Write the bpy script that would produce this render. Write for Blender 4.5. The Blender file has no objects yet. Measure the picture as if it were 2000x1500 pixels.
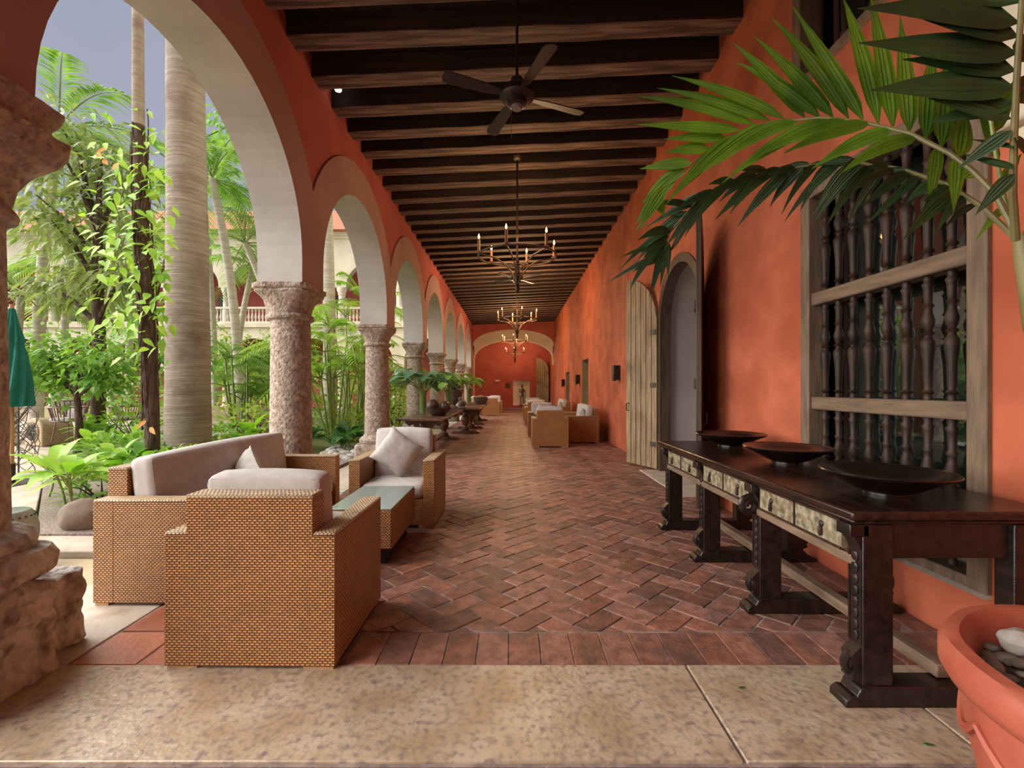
import bpy, math, random
from mathutils import Vector, Matrix, noise
PI = math.pi
V = Vector
sc = bpy.context.scene
C = bpy.context.collection

# ------------------------------------------------------------------ camera, sky, sun, exposure
EYE = 1.4
F = 900.0
cam_d = bpy.data.cameras.new('camera'); cam = bpy.data.objects.new('camera', cam_d); C.objects.link(cam)
cam.location = (0, 0, EYE); cam.rotation_euler = (PI/2, 0, 0)
cam_d.sensor_width = 36; cam_d.lens = F/2000*36; cam_d.shift_x = -0.001; cam_d.shift_y = 0.0035
cam_d.clip_start = 0.05
sc.camera = cam
sc.view_settings.view_transform = 'Standard'; sc.view_settings.look = 'None'
sc.view_settings.exposure = 0.0; sc.view_settings.gamma = 1.0
w = bpy.data.worlds.new('sky'); sc.world = w; w.use_nodes = True
wn = w.node_tree; bg = wn.nodes['Background']
tc = wn.nodes.new('ShaderNodeTexCoord'); nz = wn.nodes.new('ShaderNodeTexNoise'); rp = wn.nodes.new('ShaderNodeValToRGB')
nz.inputs['Scale'].default_value = 1.6; nz.inputs['Detail'].default_value = 4
rp.color_ramp.elements[0].position = .35; rp.color_ramp.elements[0].color = (.33, .355, .47, 1)
rp.color_ramp.elements[1].position = .75; rp.color_ramp.elements[1].color = (.46, .47, .55, 1)
wn.links.new(tc.outputs['Generated'], nz.inputs['Vector']); wn.links.new(nz.outputs['Fac'], rp.inputs['Fac'])
wn.links.new(rp.outputs['Color'], bg.inputs['Color']); bg.inputs['Strength'].default_value = 1.0
sun_d = bpy.data.lights.new('sun', 'SUN'); sun = bpy.data.objects.new('sun', sun_d); C.objects.link(sun)
sun_d.energy = 12; sun_d.angle = math.radians(90); sun_d.color = (1.0, .95, .87)
sun.rotation_euler = V((.86, .10, -.46)).to_track_quat('-Z', 'Y').to_euler()

# ------------------------------------------------------------------ helpers
def P(x, y, D): return V(((x-1002)/F*D, D, EYE-(y-757)/F*D))     # a point of the place seen at x, y at the distance D

class MB:
    def __init__(s): s.v = []; s.f = []; s.c = []; s.col = None; s.mi = []; s.m = 0
    def add(s, vs, fs):
        b = len(s.v); s.v += [tuple(p) for p in vs]
        for q in fs: s.f.append([b+i for i in q]); s.c.append(s.col); s.mi.append(s.m)
        return s
    def box(s, x0, x1, y0, y1, z0, z1, M=None):
        vs = [V((x, y, z)) for z in (z0, z1) for y in (y0, y1) for x in (x0, x1)]
        if M: vs = [M @ p for p in vs]
        return s.add(vs, [(0,2,3,1), (4,5,7,6), (0,1,5,4), (2,6,7,3), (0,4,6,2), (1,3,7,5)])
    def prism(s, poly, axis, a0, a1, M=None):
        n = len(poly)
        def mk(u, v, a): return {'x': V((a, u, v)), 'y': V((u, a, v)), 'z': V((u, v, a))}[axis]
        vs = [mk(u, v, a0) for u, v in poly]+[mk(u, v, a1) for u, v in poly]
        if M: vs = [M @ p for p in vs]
        return s.add(vs, [tuple(range(n-1, -1, -1)), tuple(range(n, 2*n))]+[(i, (i+1) % n, n+(i+1) % n, n+i) for i in range(n)])
    def rings(s, rs, closed=True, cap0=True, cap1=True):
        n = len(rs[0]); vs = [p for r in rs for p in r]; fs = []
        for k in range(len(rs)-1):
            for i in range(n if closed else n-1):
                j = (i+1) % n; fs.append((k*n+i, k*n+j, (k+1)*n+j, (k+1)*n+i))
        if cap0: fs.append(tuple(range(n-1, -1, -1)))
        if cap1: fs.append(tuple(range((len(rs)-1)*n, len(rs)*n)))
        return s.add(vs, fs)
    def lathe(s, prof, c=(0,0,0), n=24, M=None, cap0=True, cap1=True, wob=0, seed=0):
        c = V(c); rs = []
        for r, z in prof:
            ring = []
            for i in range(n):
                a = 2*PI*i/n; rr = r
                if wob: rr += wob*noise.noise(V((math.cos(a)*2+seed, math.sin(a)*2, z*3)))
                p = V((rr*math.cos(a), rr*math.sin(a), z)); ring.append((M @ p if M else p)+c)
            rs.append(ring)
        return s.rings(rs, True, cap0, cap1)
    def loft(s, secs, c=(0,0,0), n=32, wob=0, seed=0, freq=4):
        c = V(c); rs = []
        for z, r, p in secs:
            ring = []
            for i in range(n):
                a = 2*PI*(i+.5)/n; ca, sa = math.cos(a), math.sin(a)
                rr = r/((abs(ca)**p+abs(sa)**p)**(1/p)); q = V((rr*ca, rr*sa, z))
                if wob:
                    q += wob*noise.noise_vector(q*freq+V((seed, 0, seed)))
                ring.append(q+c)
            rs.append(ring)
        return s.rings(rs)
    def tube(s, pts, r, n=8, caps=True):
        pts = [V(p) for p in pts]; rs = []; up = None
        for i, p in enumerate(pts):
            t = (pts[min(i+1, len(pts)-1)]-pts[max(i-1, 0)])
            t = t.normalized() if t.length > 1e-9 else V((0,0,1))
            if up is None: up = V((0,0,1)) if abs(t.z) < .9 else V((1,0,0))
            a = t.cross(up); a = a.normalized() if a.length > 1e-6 else V((1,0,0)); b = a.cross(t).normalized(); up = b
            rr = r[i] if isinstance(r, (list, tuple)) else r
            rs.append([p+a*(rr*math.cos(2*PI*k/n))+b*(rr*math.sin(2*PI*k/n)) for k in range(n)])
        return s.rings(rs, True, caps, caps)
    def torus(s, c, R, r, n=40, m=8, M=None):
        c = V(c); vs = []; fs = []
        for i in range(n):
            a = 2*PI*i/n
            for k in range(m):
                b = 2*PI*k/m; p = V(((R+r*math.cos(b))*math.cos(a), (R+r*math.cos(b))*math.sin(a), r*math.sin(b)))
                vs.append((M @ p if M else p)+c)
        for i in range(n):
            for k in range(m):
                fs.append((i*m+k, ((i+1) % n)*m+k, ((i+1) % n)*m+(k+1) % m, i*m+(k+1) % m))
        return s.add(vs, fs)
    def blob(s, c, rad, seed=0, amp=.15, n=12, fr=1.3):
        c = V(c); rs = []
        for k in range(1, n):
            t = PI*k/n; ring = []
            for i in range(2*n):
                a = PI*i/n; d = V((math.sin(t)*math.cos(a), math.sin(t)*math.sin(a), math.cos(t)))
                q = 1+amp*noise.noise(d*fr+V((seed*7.3, seed*1.7, 0))); ring.append(c+V((d.x*rad[0], d.y*rad[1], d.z*rad[2]))*q)
            rs.append(ring)
        return s.rings(rs[::-1])
    def rbox(s, size, r, n=6, puff=(0,0,0), M=None, amp=0, seed=0, fr=6):
        h = [x/2 for x in size]
        def pt(p):
            q = V([max(-h[i]+r, min(h[i]-r, p[i])) for i in range(3)]); d = p-q
            p2 = q+d.normalized()*r if d.length > 1e-9 else p
            for i in range(3):
                j, k = (i+1) % 3, (i+2) % 3
                p2[i] += math.copysign(1, p2[i])*puff[i]*max(0, 1-(p2[j]/h[j])**2)*max(0, 1-(p2[k]/h[k])**2)*(abs(p2[i])/h[i])
            if amp: p2 = p2+amp*noise.noise_vector(p2*fr+V((seed*3.1, 0, seed)))
            return M @ p2 if M else p2
        ts = []
        for i in range(3):
            inner = [-h[i]+r+(2*h[i]-2*r)*k/n for k in range(n+1)]
            ts.append([-h[i], -h[i]+r*.3]+inner+[h[i]-r*.3, h[i]])
        for ax in range(3):
            u, v = (ax+1) % 3, (ax+2) % 3
            for sg in (-1, 1):
                vs = []; nu, nv = len(ts[u]), len(ts[v])
                for a in ts[u]:
                    for b in ts[v]:
                        p = V((0,0,0)); p[ax] = sg*h[ax]; p[u] = a; p[v] = b; vs.append(pt(p))
                fs = []
                for i in range(nu-1):
                    for j in range(nv-1):
                        q = (i*nv+j, (i+1)*nv+j, (i+1)*nv+j+1, i*nv+j+1); fs.append(q if sg > 0 else q[::-1])
                s.add(vs, fs)
        return s
    def leaf(s, p, d, n, L, W, droop=.3, seg=4, fold=.2, k=.8):
        p = V(p); d = V(d).normalized(); sd = d.cross(V(n))
        if sd.length < 1e-4: sd = V((1,0,0))
        sd.normalize(); up = sd.cross(d); vs = []
        for i in range(seg+1):
            t = i/seg; c = p+d*(L*t)-V((0,0,1))*(droop*L*t*t); wd = W*.5*max(.04, math.sin(PI*min(1, t**k*.97+.03)))
            vs += [c-sd*wd+up*(fold*wd), c, c+sd*wd+up*(fold*wd)]
        return s.add(vs, [q for i in range(seg) for q in ((3*i, 3*i+1, 3*i+4, 3*i+3), (3*i+1, 3*i+2, 3*i+5, 3*i+4))])
    def blade(s, A, B, W, sag=.05, n=(0,-1,.3), seg=7, fold=.12, k=.6, split=0):
        A, B = V(A), V(B); d = B-A; L = d.length; sd = d.cross(V(n)); sd.normalize(); up = sd.cross(d).normalized(); vs = []
        for i in range(seg+1):
            t = i/seg; c = A+d*t+V((0,0,1))*(sag*L*4*t*(1-t)); wd = W*.5*max(.03, math.sin(PI*min(1, (t**k)*.98+.02)))
            vs += [c+sd*(wd*a)+up*(wd*b) for a, b in ((-1, fold), (-.72, .03), (-.45, .13), (-.2, -.02), (0, .10), (.2, -.02), (.45, .13), (.72, .03), (1, fold))]
        return s.add(vs, [(9*i+j, 9*i+j+1, 9*i+j+10, 9*i+j+9) for i in range(seg) for j in range(8)])
    def build(s, name, mats, parent=None, bevel=0, angle=40, weld=False, loc=None):
        me = bpy.data.meshes.new(name); me.from_pydata(s.v, [], s.f)
        ms = mats if isinstance(mats, (list, tuple)) else [mats]
        for m in ms: me.materials.append(m)
        if any(s.mi): me.polygons.foreach_set('material_index', s.mi)
        uv = me.uv_layers.new(name='UVMap').data
        for p in me.polygons:
            nn = p.normal; ax = max(range(3), key=lambda i: abs(nn[i]))
            for li in p.loop_indices:
                co = me.vertices[me.loops[li].vertex_index].co
                uv[li].uv = ((co.y, co.z), (co.x, co.z), (co.x, co.y))[ax]
        if any(c is not None for c in s.c):
            ca = me.color_attributes.new('tint', 'FLOAT_COLOR', 'CORNER')
            for p in me.polygons:
                c = s.c[p.index] or (1,1,1)
                for li in p.loop_indices: ca.data[li].color = (*c, 1)
        me.polygons.foreach_set('use_smooth', [True]*len(me.polygons))
        me.set_sharp_from_angle(angle=math.radians(angle)); me.update()
        o = bpy.data.objects.new(name, me); C.objects.link(o)
        if parent: o.parent = parent
        if loc: o.location = loc
        if bevel:
            b = o.modifiers.new('edge', 'BEVEL'); b.width = bevel; b.segments = 2; b.limit_method = 'ANGLE'
        return o

def tag(o, label, cat=None, group=None, kind=None):
    o['label'] = label
    if cat: o['category'] = cat
    if group: o['group'] = group
    if kind: o['kind'] = kind
    return o
def thing(name, label, cat, loc=(0,0,0), rz=0, group=None, kind=None):
    o = bpy.data.objects.new(name, None); C.objects.link(o); o.empty_display_size = .1
    o.location = loc; o.rotation_euler = (0, 0, rz)
    return tag(o, label, cat, group, kind)
def dup(root, loc, rz=0, label=None, group=None, scale=None):
    r = root.copy(); C.objects.link(r); r.location = loc; r.rotation_euler = (0, 0, rz)
    if scale: r.scale = (scale,)*3
    if label: r['label'] = label
    if group: r['group'] = group
    for ch in list(root.children):
        c = ch.copy(); C.objects.link(c); c.parent = r
        for g in list(ch.children):
            d = g.copy(); C.objects.link(d); d.parent = c
    return r
def struct(o, label=None):
    o['kind'] = 'structure'
    if label: o['label'] = label
    return o

# ------------------------------------------------------------------ materials
def srgb(r, g, b):
    f = lambda c: (c/255/12.92 if c/255 <= .04045 else ((c/255+.055)/1.055)**2.4)
    return (f(r), f(g), f(b), 1)
def mat(name, c1, c2=None, scale=6, rough=.7, bump=.2, bscale=None, stretch=(1,1,1), detail=5, metallic=0, trans=0, attr=False,
        c3=None, s3=1.2, lo=.35, hi=.65, spec=.5, coat=0, bdist=.01, voro=False):
    m = bpy.data.materials.new(name); m.use_nodes = True; t = m.node_tree; N = t.nodes; L = t.links
    b = N['Principled BSDF']; out = N['Material Output']
    b.inputs['Roughness'].default_value = rough; b.inputs['Metallic'].default_value = metallic
    b.inputs['Specular IOR Level'].default_value = spec; b.inputs['Coat Weight'].default_value = coat
    tcn = N.new('ShaderNodeTexCoord'); mp = N.new('ShaderNodeMapping'); mp.inputs['Scale'].default_value = stretch
    L.new(tcn.outputs['Object'], mp.inputs['Vector'])
    col = None
    n1 = N.new('ShaderNodeTexNoise'); n1.inputs['Scale'].default_value = scale; n1.inputs['Detail'].default_value = detail
    L.new(mp.outputs['Vector'], n1.inputs['Vector'])
    r = N.new('ShaderNodeValToRGB'); r.color_ramp.elements[0].color = c1; r.color_ramp.elements[1].color = c2 or c1
    r.color_ramp.elements[0].position = lo; r.color_ramp.elements[1].position = hi
    L.new(n1.outputs['Fac'], r.inputs['Fac']); col = r.outputs['Color']
    if c3:
        n3 = N.new('ShaderNodeTexNoise'); n3.inputs['Scale'].default_value = s3; n3.inputs['Detail'].default_value = 6
        L.new(tcn.outputs['Object'], n3.inputs['Vector'])
        r3 = N.new('ShaderNodeValToRGB'); r3.color_ramp.elements[0].position = .48; r3.color_ramp.elements[1].position = .72
        L.new(n3.outputs['Fac'], r3.inputs['Fac'])
        mx = N.new('ShaderNodeMix'); mx.data_type = 'RGBA'; mx.inputs[7].default_value = c3
        L.new(r3.outputs['Color'], mx.inputs[0]); L.new(col, mx.inputs[6]); col = mx.outputs[2]
    if attr:
        at = N.new('ShaderNodeAttribute'); at.attribute_name = 'tint'
        mu = N.new('ShaderNodeMix'); mu.data_type = 'RGBA'; mu.blend_type = 'MULTIPLY'; mu.inputs[0].default_value = 1
        L.new(col, mu.inputs[6]); L.new(at.outputs['Color'], mu.inputs[7]); col = mu.outputs[2]
    L.new(col, b.inputs['Base Color'])
    if bump:
        if voro:
            n2 = N.new('ShaderNodeTexVoronoi'); n2.inputs['Scale'].default_value = bscale or scale*4
            o2 = n2.outputs['Distance']
        else:
            n2 = N.new('ShaderNodeTexNoise'); n2.inputs['Scale'].default_value = bscale or scale*4; n2.inputs['Detail'].default_value = 6
            o2 = n2.outputs['Fac']
        L.new(mp.outputs['Vector'], n2.inputs['Vector'])
        bp = N.new('ShaderNodeBump'); bp.inputs['Strength'].default_value = bump; bp.inputs['Distance'].default_value = bdist
        L.new(o2, bp.inputs['Height']); L.new(bp.outputs['Normal'], b.inputs['Normal'])
    if trans:
        tr = N.new('ShaderNodeBsdfTranslucent'); ms = N.new('ShaderNodeMixShader'); ms.inputs[0].default_value = trans
        g = N.new('ShaderNodeMix'); g.data_type = 'RGBA'; g.blend_type = 'MULTIPLY'; g.inputs[0].default_value = 1; g.inputs[7].default_value = (1.2, 1.3, .6, 1)
        L.new(col, g.inputs[6]); L.new(g.outputs[2], tr.inputs['Color'])
        L.new(b.outputs[0], ms.inputs[1]); L.new(tr.outputs[0], ms.inputs[2]); L.new(ms.outputs[0], out.inputs[0])
    return m
def math_node(t, op, a, b=None):
    n = t.nodes.new('ShaderNodeMath'); n.operation = op
    for i, x in enumerate((a, b)):
        if x is None: continue
        if isinstance(x, (int, float)): n.inputs[i].default_value = x
        else: t.links.new(x, n.inputs[i])
    return n.outputs[0]
def wicker(name, dark, mid, light, w=.025, h=.0125):
    m = bpy.data.materials.new(name); m.use_nodes = True; t = m.node_tree; N = t.nodes; L = t.links
    b = N['Principled BSDF']; b.inputs['Roughness'].default_value = .5
    uv = N.new('ShaderNodeTexCoord'); sp = N.new('ShaderNodeSeparateXYZ'); L.new(uv.outputs['UV'], sp.inputs[0])
    v = math_node(t, 'DIVIDE', sp.outputs[1], h); row = math_node(t, 'FLOOR', v)
    par = math_node(t, 'MULTIPLY', math_node(t, 'FLOORED_MODULO', row, 2), .5)
    u = math_node(t, 'ADD', math_node(t, 'DIVIDE', sp.outputs[0], w), par)
    hu = math_node(t, 'POWER', math_node(t, 'SINE', math_node(t, 'MULTIPLY', math_node(t, 'FRACT', u), PI)), .38)
    hv = math_node(t, 'POWER', math_node(t, 'SINE', math_node(t, 'MULTIPLY', math_node(t, 'FRACT', v), PI)), .5)
    hh = math_node(t, 'MULTIPLY', hu, hv)
    r = N.new('ShaderNodeValToRGB'); e = r.color_ramp.elements
    e[0].position = .25; e[0].color = dark; e[1].position = .95; e[1].color = light  # weave pattern colour, with shade in the gaps painted in
    x = e.new(.6); x.color = mid
    L.new(hh, r.inputs['Fac'])
    n1 = N.new('ShaderNodeTexNoise'); n1.inputs['Scale'].default_value = 5; n1.inputs['Detail'].default_value = 6
    L.new(uv.outputs['Object'], n1.inputs['Vector'])
    cell = N.new('ShaderNodeTexWhiteNoise'); cell.noise_dimensions = '2D'
    cb = N.new('ShaderNodeCombineXYZ'); L.new(math_node(t, 'FLOOR', u), cb.inputs[0]); L.new(row, cb.inputs[1]); L.new(cb.outputs[0], cell.inputs['Vector'])
    k = math_node(t, 'ADD', math_node(t, 'MULTIPLY', cell.outputs['Value'], .3), math_node(t, 'MULTIPLY', n1.outputs['Fac'], .5))
    k = math_node(t, 'ADD', k, .6)
    hs = N.new('ShaderNodeHueSaturation'); L.new(r.outputs['Color'], hs.inputs['Color']); L.new(k, hs.inputs['Value'])
    L.new(hs.outputs['Color'], b.inputs['Base Color'])
    bp = N.new('ShaderNodeBump'); bp.inputs['Strength'].default_value = .9; bp.inputs['Distance'].default_value = .006
    L.new(hh, bp.inputs['Height']); L.new(bp.outputs['Normal'], b.inputs['Normal'])
    return m
def emit(name, col, s):
    m = bpy.data.materials.new(name); m.use_nodes = True; b = m.node_tree.nodes['Principled BSDF']
    b.inputs['Base Color'].default_value = col; b.inputs['Emission Color'].default_value = col; b.inputs['Emission Strength'].default_value = s
    return m
def glass(name, col, rough=.02, alpha=.25):
    m = bpy.data.materials.new(name); m.use_nodes = True; t = m.node_tree; N = t.nodes; b = N['Principled BSDF']
    b.inputs['Base Color'].default_value = col; b.inputs['Roughness'].default_value = rough; b.inputs['Alpha'].default_value = alpha
    b.inputs['Specular IOR Level'].default_value = .8
    return m

M = {}
M['orange'] = mat('orange_plaster', (.39, .088, .038, 1), (.55, .142, .068, 1), 2.2, .85, .45, 10, c3=(.36, .072, .030, 1), s3=1.3, bdist=.03)
M['red'] = mat('deep_red_plaster', (.40, .088, .070, 1), (.50, .118, .092, 1), 1.5, .85, .2, 14, bdist=.02)
M['brown'] = mat('mauve_brown_plaster', (.37, .205, .185, 1), (.44, .26, .235, 1), 1.2, .8, .15, 12, bdist=.02)
M['white'] = mat('lime_white_plaster', (.40, .375, .35, 1), (.48, .455, .43, 1), 1.5, .85, .2, 9, bdist=.02)
M['cream'] = mat('cream_plaster', (.62, .54, .40, 1), (.74, .66, .52, 1), 1.2, .85, .15, 9)
M['mauve'] = mat('grey_mauve_plaster', (.33, .29, .28, 1), (.40, .35, .33, 1), 1.2, .8, .1)
M['coral'] = mat('coral_stone', (.32, .245, .195, 1), (.52, .43, .36, 1), 14, .9, 1, 30, c3=(.21, .14, .105, 1), s3=24, bdist=.03)
M['rock'] = mat('rough_rock', (.35, .31, .29, 1), (.55, .51, .48, 1), 11, .9, .9, 16, c3=(.17, .12, .10, 1), s3=16, bdist=.04)
M['boulder'] = mat('boulder', (.11, .075, .055, 1), (.21, .145, .105, 1), 6, .85, .4, 30)
M['slab'] = mat('coral_slab', (.38, .27, .17, 1), (.52, .41, .31, 1), 4, .28, .5, 40, c3=(.22, .17, .15, 1), s3=30, bdist=.006, spec=.65)
M['kerb'] = mat('pale_paving', (.42, .35, .29, 1), (.56, .48, .41, 1), 2, .6, .3, 30, c3=(.36, .28, .20, 1), s3=5)
M['yellowslab'] = mat('yellow_paving', (.42, .32, .17, 1), (.52, .42, .26, 1), 2, .6, .3, 25, c3=(.34, .27, .19, 1), s3=4)
M['brick'] = mat('clay_brick', (.19, .079, .057, 1), (.34, .150, .108, 1), 14, .5, .5, 45, attr=True, c3=(.14, .078, .064, 1), s3=6, bdist=.010)
M['mortar'] = mat('mortar', (.14, .10, .085, 1), (.36, .29, .26, 1), 7, .9, .5)
M['tile'] = mat('terracotta_tile', (.34, .115, .06, 1), (.46, .18, .10, 1), 4, .45, .3, 30, attr=True)
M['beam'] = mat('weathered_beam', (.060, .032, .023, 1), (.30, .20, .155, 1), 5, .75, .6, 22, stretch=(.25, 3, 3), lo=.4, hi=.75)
M['beamside'] = mat('dark_beam_side', (.018, .010, .008, 1), (.045, .024, .018, 1), 5, .75, .6, 22, stretch=(.25, 3, 3))  # side faces coloured far darker than the underside
M['boards'] = mat('ceiling_boards', (.014, .006, .005, 1), (.035, .014, .010, 1), 4, .7, .4, 10, stretch=(3, .3, 1))
M['darkwood'] = mat('dark_wood', (.007, .004, .003, 1), (.024, .012, .009, 1), 6, .33, .2, 30, stretch=(4, .6, 4), spec=.5)
M['tabletop'] = mat('polished_dark_wood', (.010, .005, .0035, 1), (.036, .016, .010, 1), 5, .25, .15, 25, stretch=(5, .5, 5), spec=.35)
M['spindle'] = mat('turned_brown_wood', (.018, .009, .006, 1), (.050, .025, .015, 1), 7, .5, .15, 25, stretch=(3, 3, .7), spec=.3)
M['greywood'] = mat('weathered_oak', (.12, .075, .047, 1), (.205, .135, .088, 1), 5, .6, .35, 22, stretch=(5, .7, 5))
M['greywood_v'] = mat('weathered_oak_upright', (.12, .075, .047, 1), (.205, .135, .088, 1), 5, .6, .35, 22, stretch=(5, 5, .7))
M['doorwood'] = mat('door_boards', (.21, .135, .07, 1), (.38, .27, .155, 1), 4, .55, .4, 18, stretch=(6, 6, .6), c3=(.14, .09, .045, 1), s3=1.5)
M['doordark'] = mat('dark_door_wood', (.045, .026, .017, 1), (.095, .058, .038, 1), 4, .5, .3, 18, stretch=(6, 6, .6))
M['brownwood'] = mat('brown_table_wood', (.085, .042, .028, 1), (.17, .09, .06, 1), 5, .32, .2, 22, stretch=(4, .6, 4))
M['drawer'] = mat('pearl_inlay', (.10, .08, .05, 1), (.36, .31, .21, 1), 26, .4, .3, 40, c3=(.16, .11, .055, 1), s3=14)
M['iron'] = mat('dark_iron', (.030, .018, .013, 1), (.075, .045, .032, 1), 12, .5, .2, metallic=.5)
M['iron2'] = mat('bronze_iron', (.10, .062, .042, 1), (.20, .13, .09, 1), 12, .45, .2, metallic=.4)
M['fan'] = mat('fan_metal', (.035, .025, .023, 1), (.07, .05, .045, 1), 9, .35, 0, metallic=.6)
M['fanblade'] = mat('fan_blade_wood', (.018, .010, .008, 1), (.035, .020, .015, 1), 5, .5, .1, stretch=(1, 6, 1))
M['wick'] = wicker('golden_wicker', (.075, .022, .005, 1), (.33, .132, .033, 1), (.58, .285, .09, 1))
M['wickcap'] = wicker('wicker_edge_braid', (.12, .062, .03, 1), (.44, .28, .15, 1), (.72, .55, .36, 1), .02, .018)
M['foot'] = mat('pale_wood_foot', (.40, .22, .10, 1), (.50, .29, .14, 1), 8, .5, .1)
M['fabric'] = mat('grey_linen', (.48, .445, .43, 1), (.56, .52, .50, 1), 18, .9, .25, 420, bdist=.002)
M['pillow'] = mat('pale_linen', (.43, .395, .38, 1), (.52, .48, .46, 1), 16, .9, .35, 300, bdist=.003)
M['piping'] = mat('linen_piping', (.36, .32, .31, 1), (.40, .36, .35, 1), 20, .9, 0)
M['glasstop'] = glass('grey_green_glass', (.30, .36, .34, 1), .10, .92)
M['black'] = mat('black_base', (.008, .007, .006, 1), (.016, .013, .011, 1), 8, .6, 0)
M['bowl'] = mat('black_lacquer', (.005, .003, .0025, 1), (.014, .007, .005, 1), 5, .25, .15, 12)
M['terracotta'] = mat('terracotta_pot', (.29, .058, .032, 1), (.38, .092, .052, 1), 4, .55, .35, 20, c3=(.38, .12, .075, 1), s3=5)
M['pebble'] = mat('river_pebble', (.30, .27, .24, 1), (.46, .42, .38, 1), 9, .7, .2, attr=False)
M['pebbledark'] = mat('dark_pebble', (.10, .075, .055, 1), (.22, .17, .125, 1), 9, .6, .2)
M['soil'] = mat('soil', (.055, .04, .028, 1), (.12, .09, .065, 1), 10, .95, .8, 40, bdist=.03)
M['mulch'] = mat('mulch', (.15, .115, .095, 1), (.33, .265, .22, 1), 45, .95, .9, 60)
M['lawn'] = mat('garden_ground', (.10, .13, .035, 1), (.20, .19, .075, 1), 3, .95, .7, 20)
G = lambda n, a, b, t=.35, s=2.5, r=.45: mat(n, a, b, s, r, 0, trans=t)
M['lf_bright'] = G('bright_green_leaf', (.20, .42, .035, 1), (.44, .62, .10, 1))
M['lf_yellow'] = G('yellow_green_leaf', (.24, .40, .05, 1), (.52, .58, .14, 1))
M['lf_mid'] = G('mid_green_leaf', (.11, .28, .04, 1), (.30, .48, .10, 1))
M['lf_dark'] = G('dark_green_leaf', (.03, .095, .03, 1), (.09, .20, .06, 1))
M['lf_olive'] = G('olive_leaf', (.17, .24, .085, 1), (.40, .44, .21, 1))
M['lf_palm'] = G('palm_leaf', (.14, .32, .05, 1), (.38, .55, .15, 1))
M['lf_pale'] = G('pale_palm_leaf', (.26, .40, .16, 1), (.50, .58, .32, 1))
M['lf_blue'] = G('blue_green_leaf', (.05, .15, .07, 1), (.13, .28, .14, 1), .2)
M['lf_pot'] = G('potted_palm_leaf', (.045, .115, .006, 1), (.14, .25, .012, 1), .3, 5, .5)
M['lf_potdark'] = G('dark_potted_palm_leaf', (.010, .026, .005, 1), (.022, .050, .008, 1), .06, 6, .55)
M['lf_dry'] = G('dry_palm_leaf', (.07, .055, .03, 1), (.16, .12, .07, 1), .15, 6)
M['lf_orange'] = mat('orange_leaf', (.60, .22, .03, 1), (.75, .34, .08, 1), 3, .5, 0, trans=.3)
M['stemgreen'] = mat('green_stem', (.14, .20, .04, 1), (.26, .32, .09, 1), 6, .4, 0)
M['rachis'] = mat('brown_green_rachis', (.10, .085, .025, 1), (.17, .14, .05, 1), 8, .5, 0)
M['trunk'] = mat('palm_trunk', (.22, .175, .14, 1), (.33, .27, .225, 1), 3.5, .9, .8, 9, stretch=(.5, .5, 9), c3=(.17, .12, .088, 1), s3=2.5, bdist=.03)
M['trunkpale'] = mat('pale_trunk', (.38, .33, .28, 1), (.54, .48, .42, 1), 3, .9, .4, 9, stretch=(.6, .6, 6))
M['bark'] = mat('dark_bark', (.045, .026, .018, 1), (.14, .085, .06, 1), 9, .95, 1, 20, stretch=(3, 3, .6), bdist=.05)
M['green_cloth'] = mat('green_canvas', (.004, .12, .095, 1), (.01, .18, .14, 1), 3, .85, .2, 60)
M['polewood'] = mat('umbrella_pole_wood', (.36, .17, .07, 1), (.45, .23, .10, 1), 6, .5, 0)
M['wire'] = mat('brown_wire', (.07, .05, .04, 1), (.12, .09, .07, 1), 8, .7, 0)
M['rattan'] = wicker('beige_rattan', (.26, .17, .09, 1), (.45, .32, .19, 1), (.56, .42, .27, 1), .05, .025)
M['rod'] = mat('oxblood_metal', (.12, .045, .045, 1), (.17, .07, .07, 1), 8, .4, 0)
M['celadon'] = mat('celadon_glaze', (.15, .185, .165, 1), (.25, .29, .255, 1), 3, .25, .15, 8, c3=(.20, .19, .15, 1), s3=2)
M['roof'] = mat('roof_tile', (.36, .12, .06, 1), (.50, .20, .11, 1), 3, .9, .6, 6, stretch=(8, .6, .6))
M['balus'] = mat('pale_stone', (.62, .55, .45, 1), (.76, .69, .58, 1), 2, .85, .1)
M['candle'] = mat('candle_sleeve', (.33, .15, .08, 1), (.42, .21, .12, 1), 6, .5, 0)
M['flame'] = emit('flame', (1, .50, .13, 1), 14)
M['pane'] = glass('window_glass', (.012, .016, .014, 1), .02, .85); M['pane'].node_tree.nodes['Principled BSDF'].inputs['IOR'].default_value = 2.1
M['clear'] = glass('vase_glass', (.22, .32, .13, 1), .02, .13)
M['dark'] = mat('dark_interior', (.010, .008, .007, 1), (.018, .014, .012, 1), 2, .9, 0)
M['clay'] = mat('dark_clay', (.06, .035, .026, 1), (.13, .08, .06, 1), 6, .4, .2)
M['pewter'] = mat('grey_urn', (.13, .10, .085, 1), (.21, .17, .145, 1), 6, .55, .2)
M['dried'] = mat('dried_flower', (.10, .05, .05, 1), (.26, .17, .16, 1), 10, .9, 0, trans=.15)
M['skin'] = mat('skin', (.45, .25, .17, 1), (.52, .30, .21, 1), 5, .6, 0)
M['shirt'] = mat('white_shirt', (.62, .62, .66, 1), (.72, .72, .76, 1), 5, .9, 0)
M['trouser'] = mat('dark_trouser', (.04, .04, .05, 1), None, 5, .9, 0)
M['sign'] = mat('white_plate', (.75, .74, .72, 1), None, 5, .5, 0)
M['lampglass'] = emit('lamp_glass', (1, .93, .8, 1), 2.5)
M['parchment'] = mat('dark_picture', (.06, .03, .02, 1), (.12, .06, .04, 1), 20, .6, 0)

# ------------------------------------------------------------------ the building
XL, XR = -2.40, 2.46
D0, PITCH, RAD, ZS, RB = 2.0, 3.48, 1.45, 2.85, 1.95
ZC = lambda x: 5.225+.047*x                                   # underside of the beams
YEND = 27.5

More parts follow.
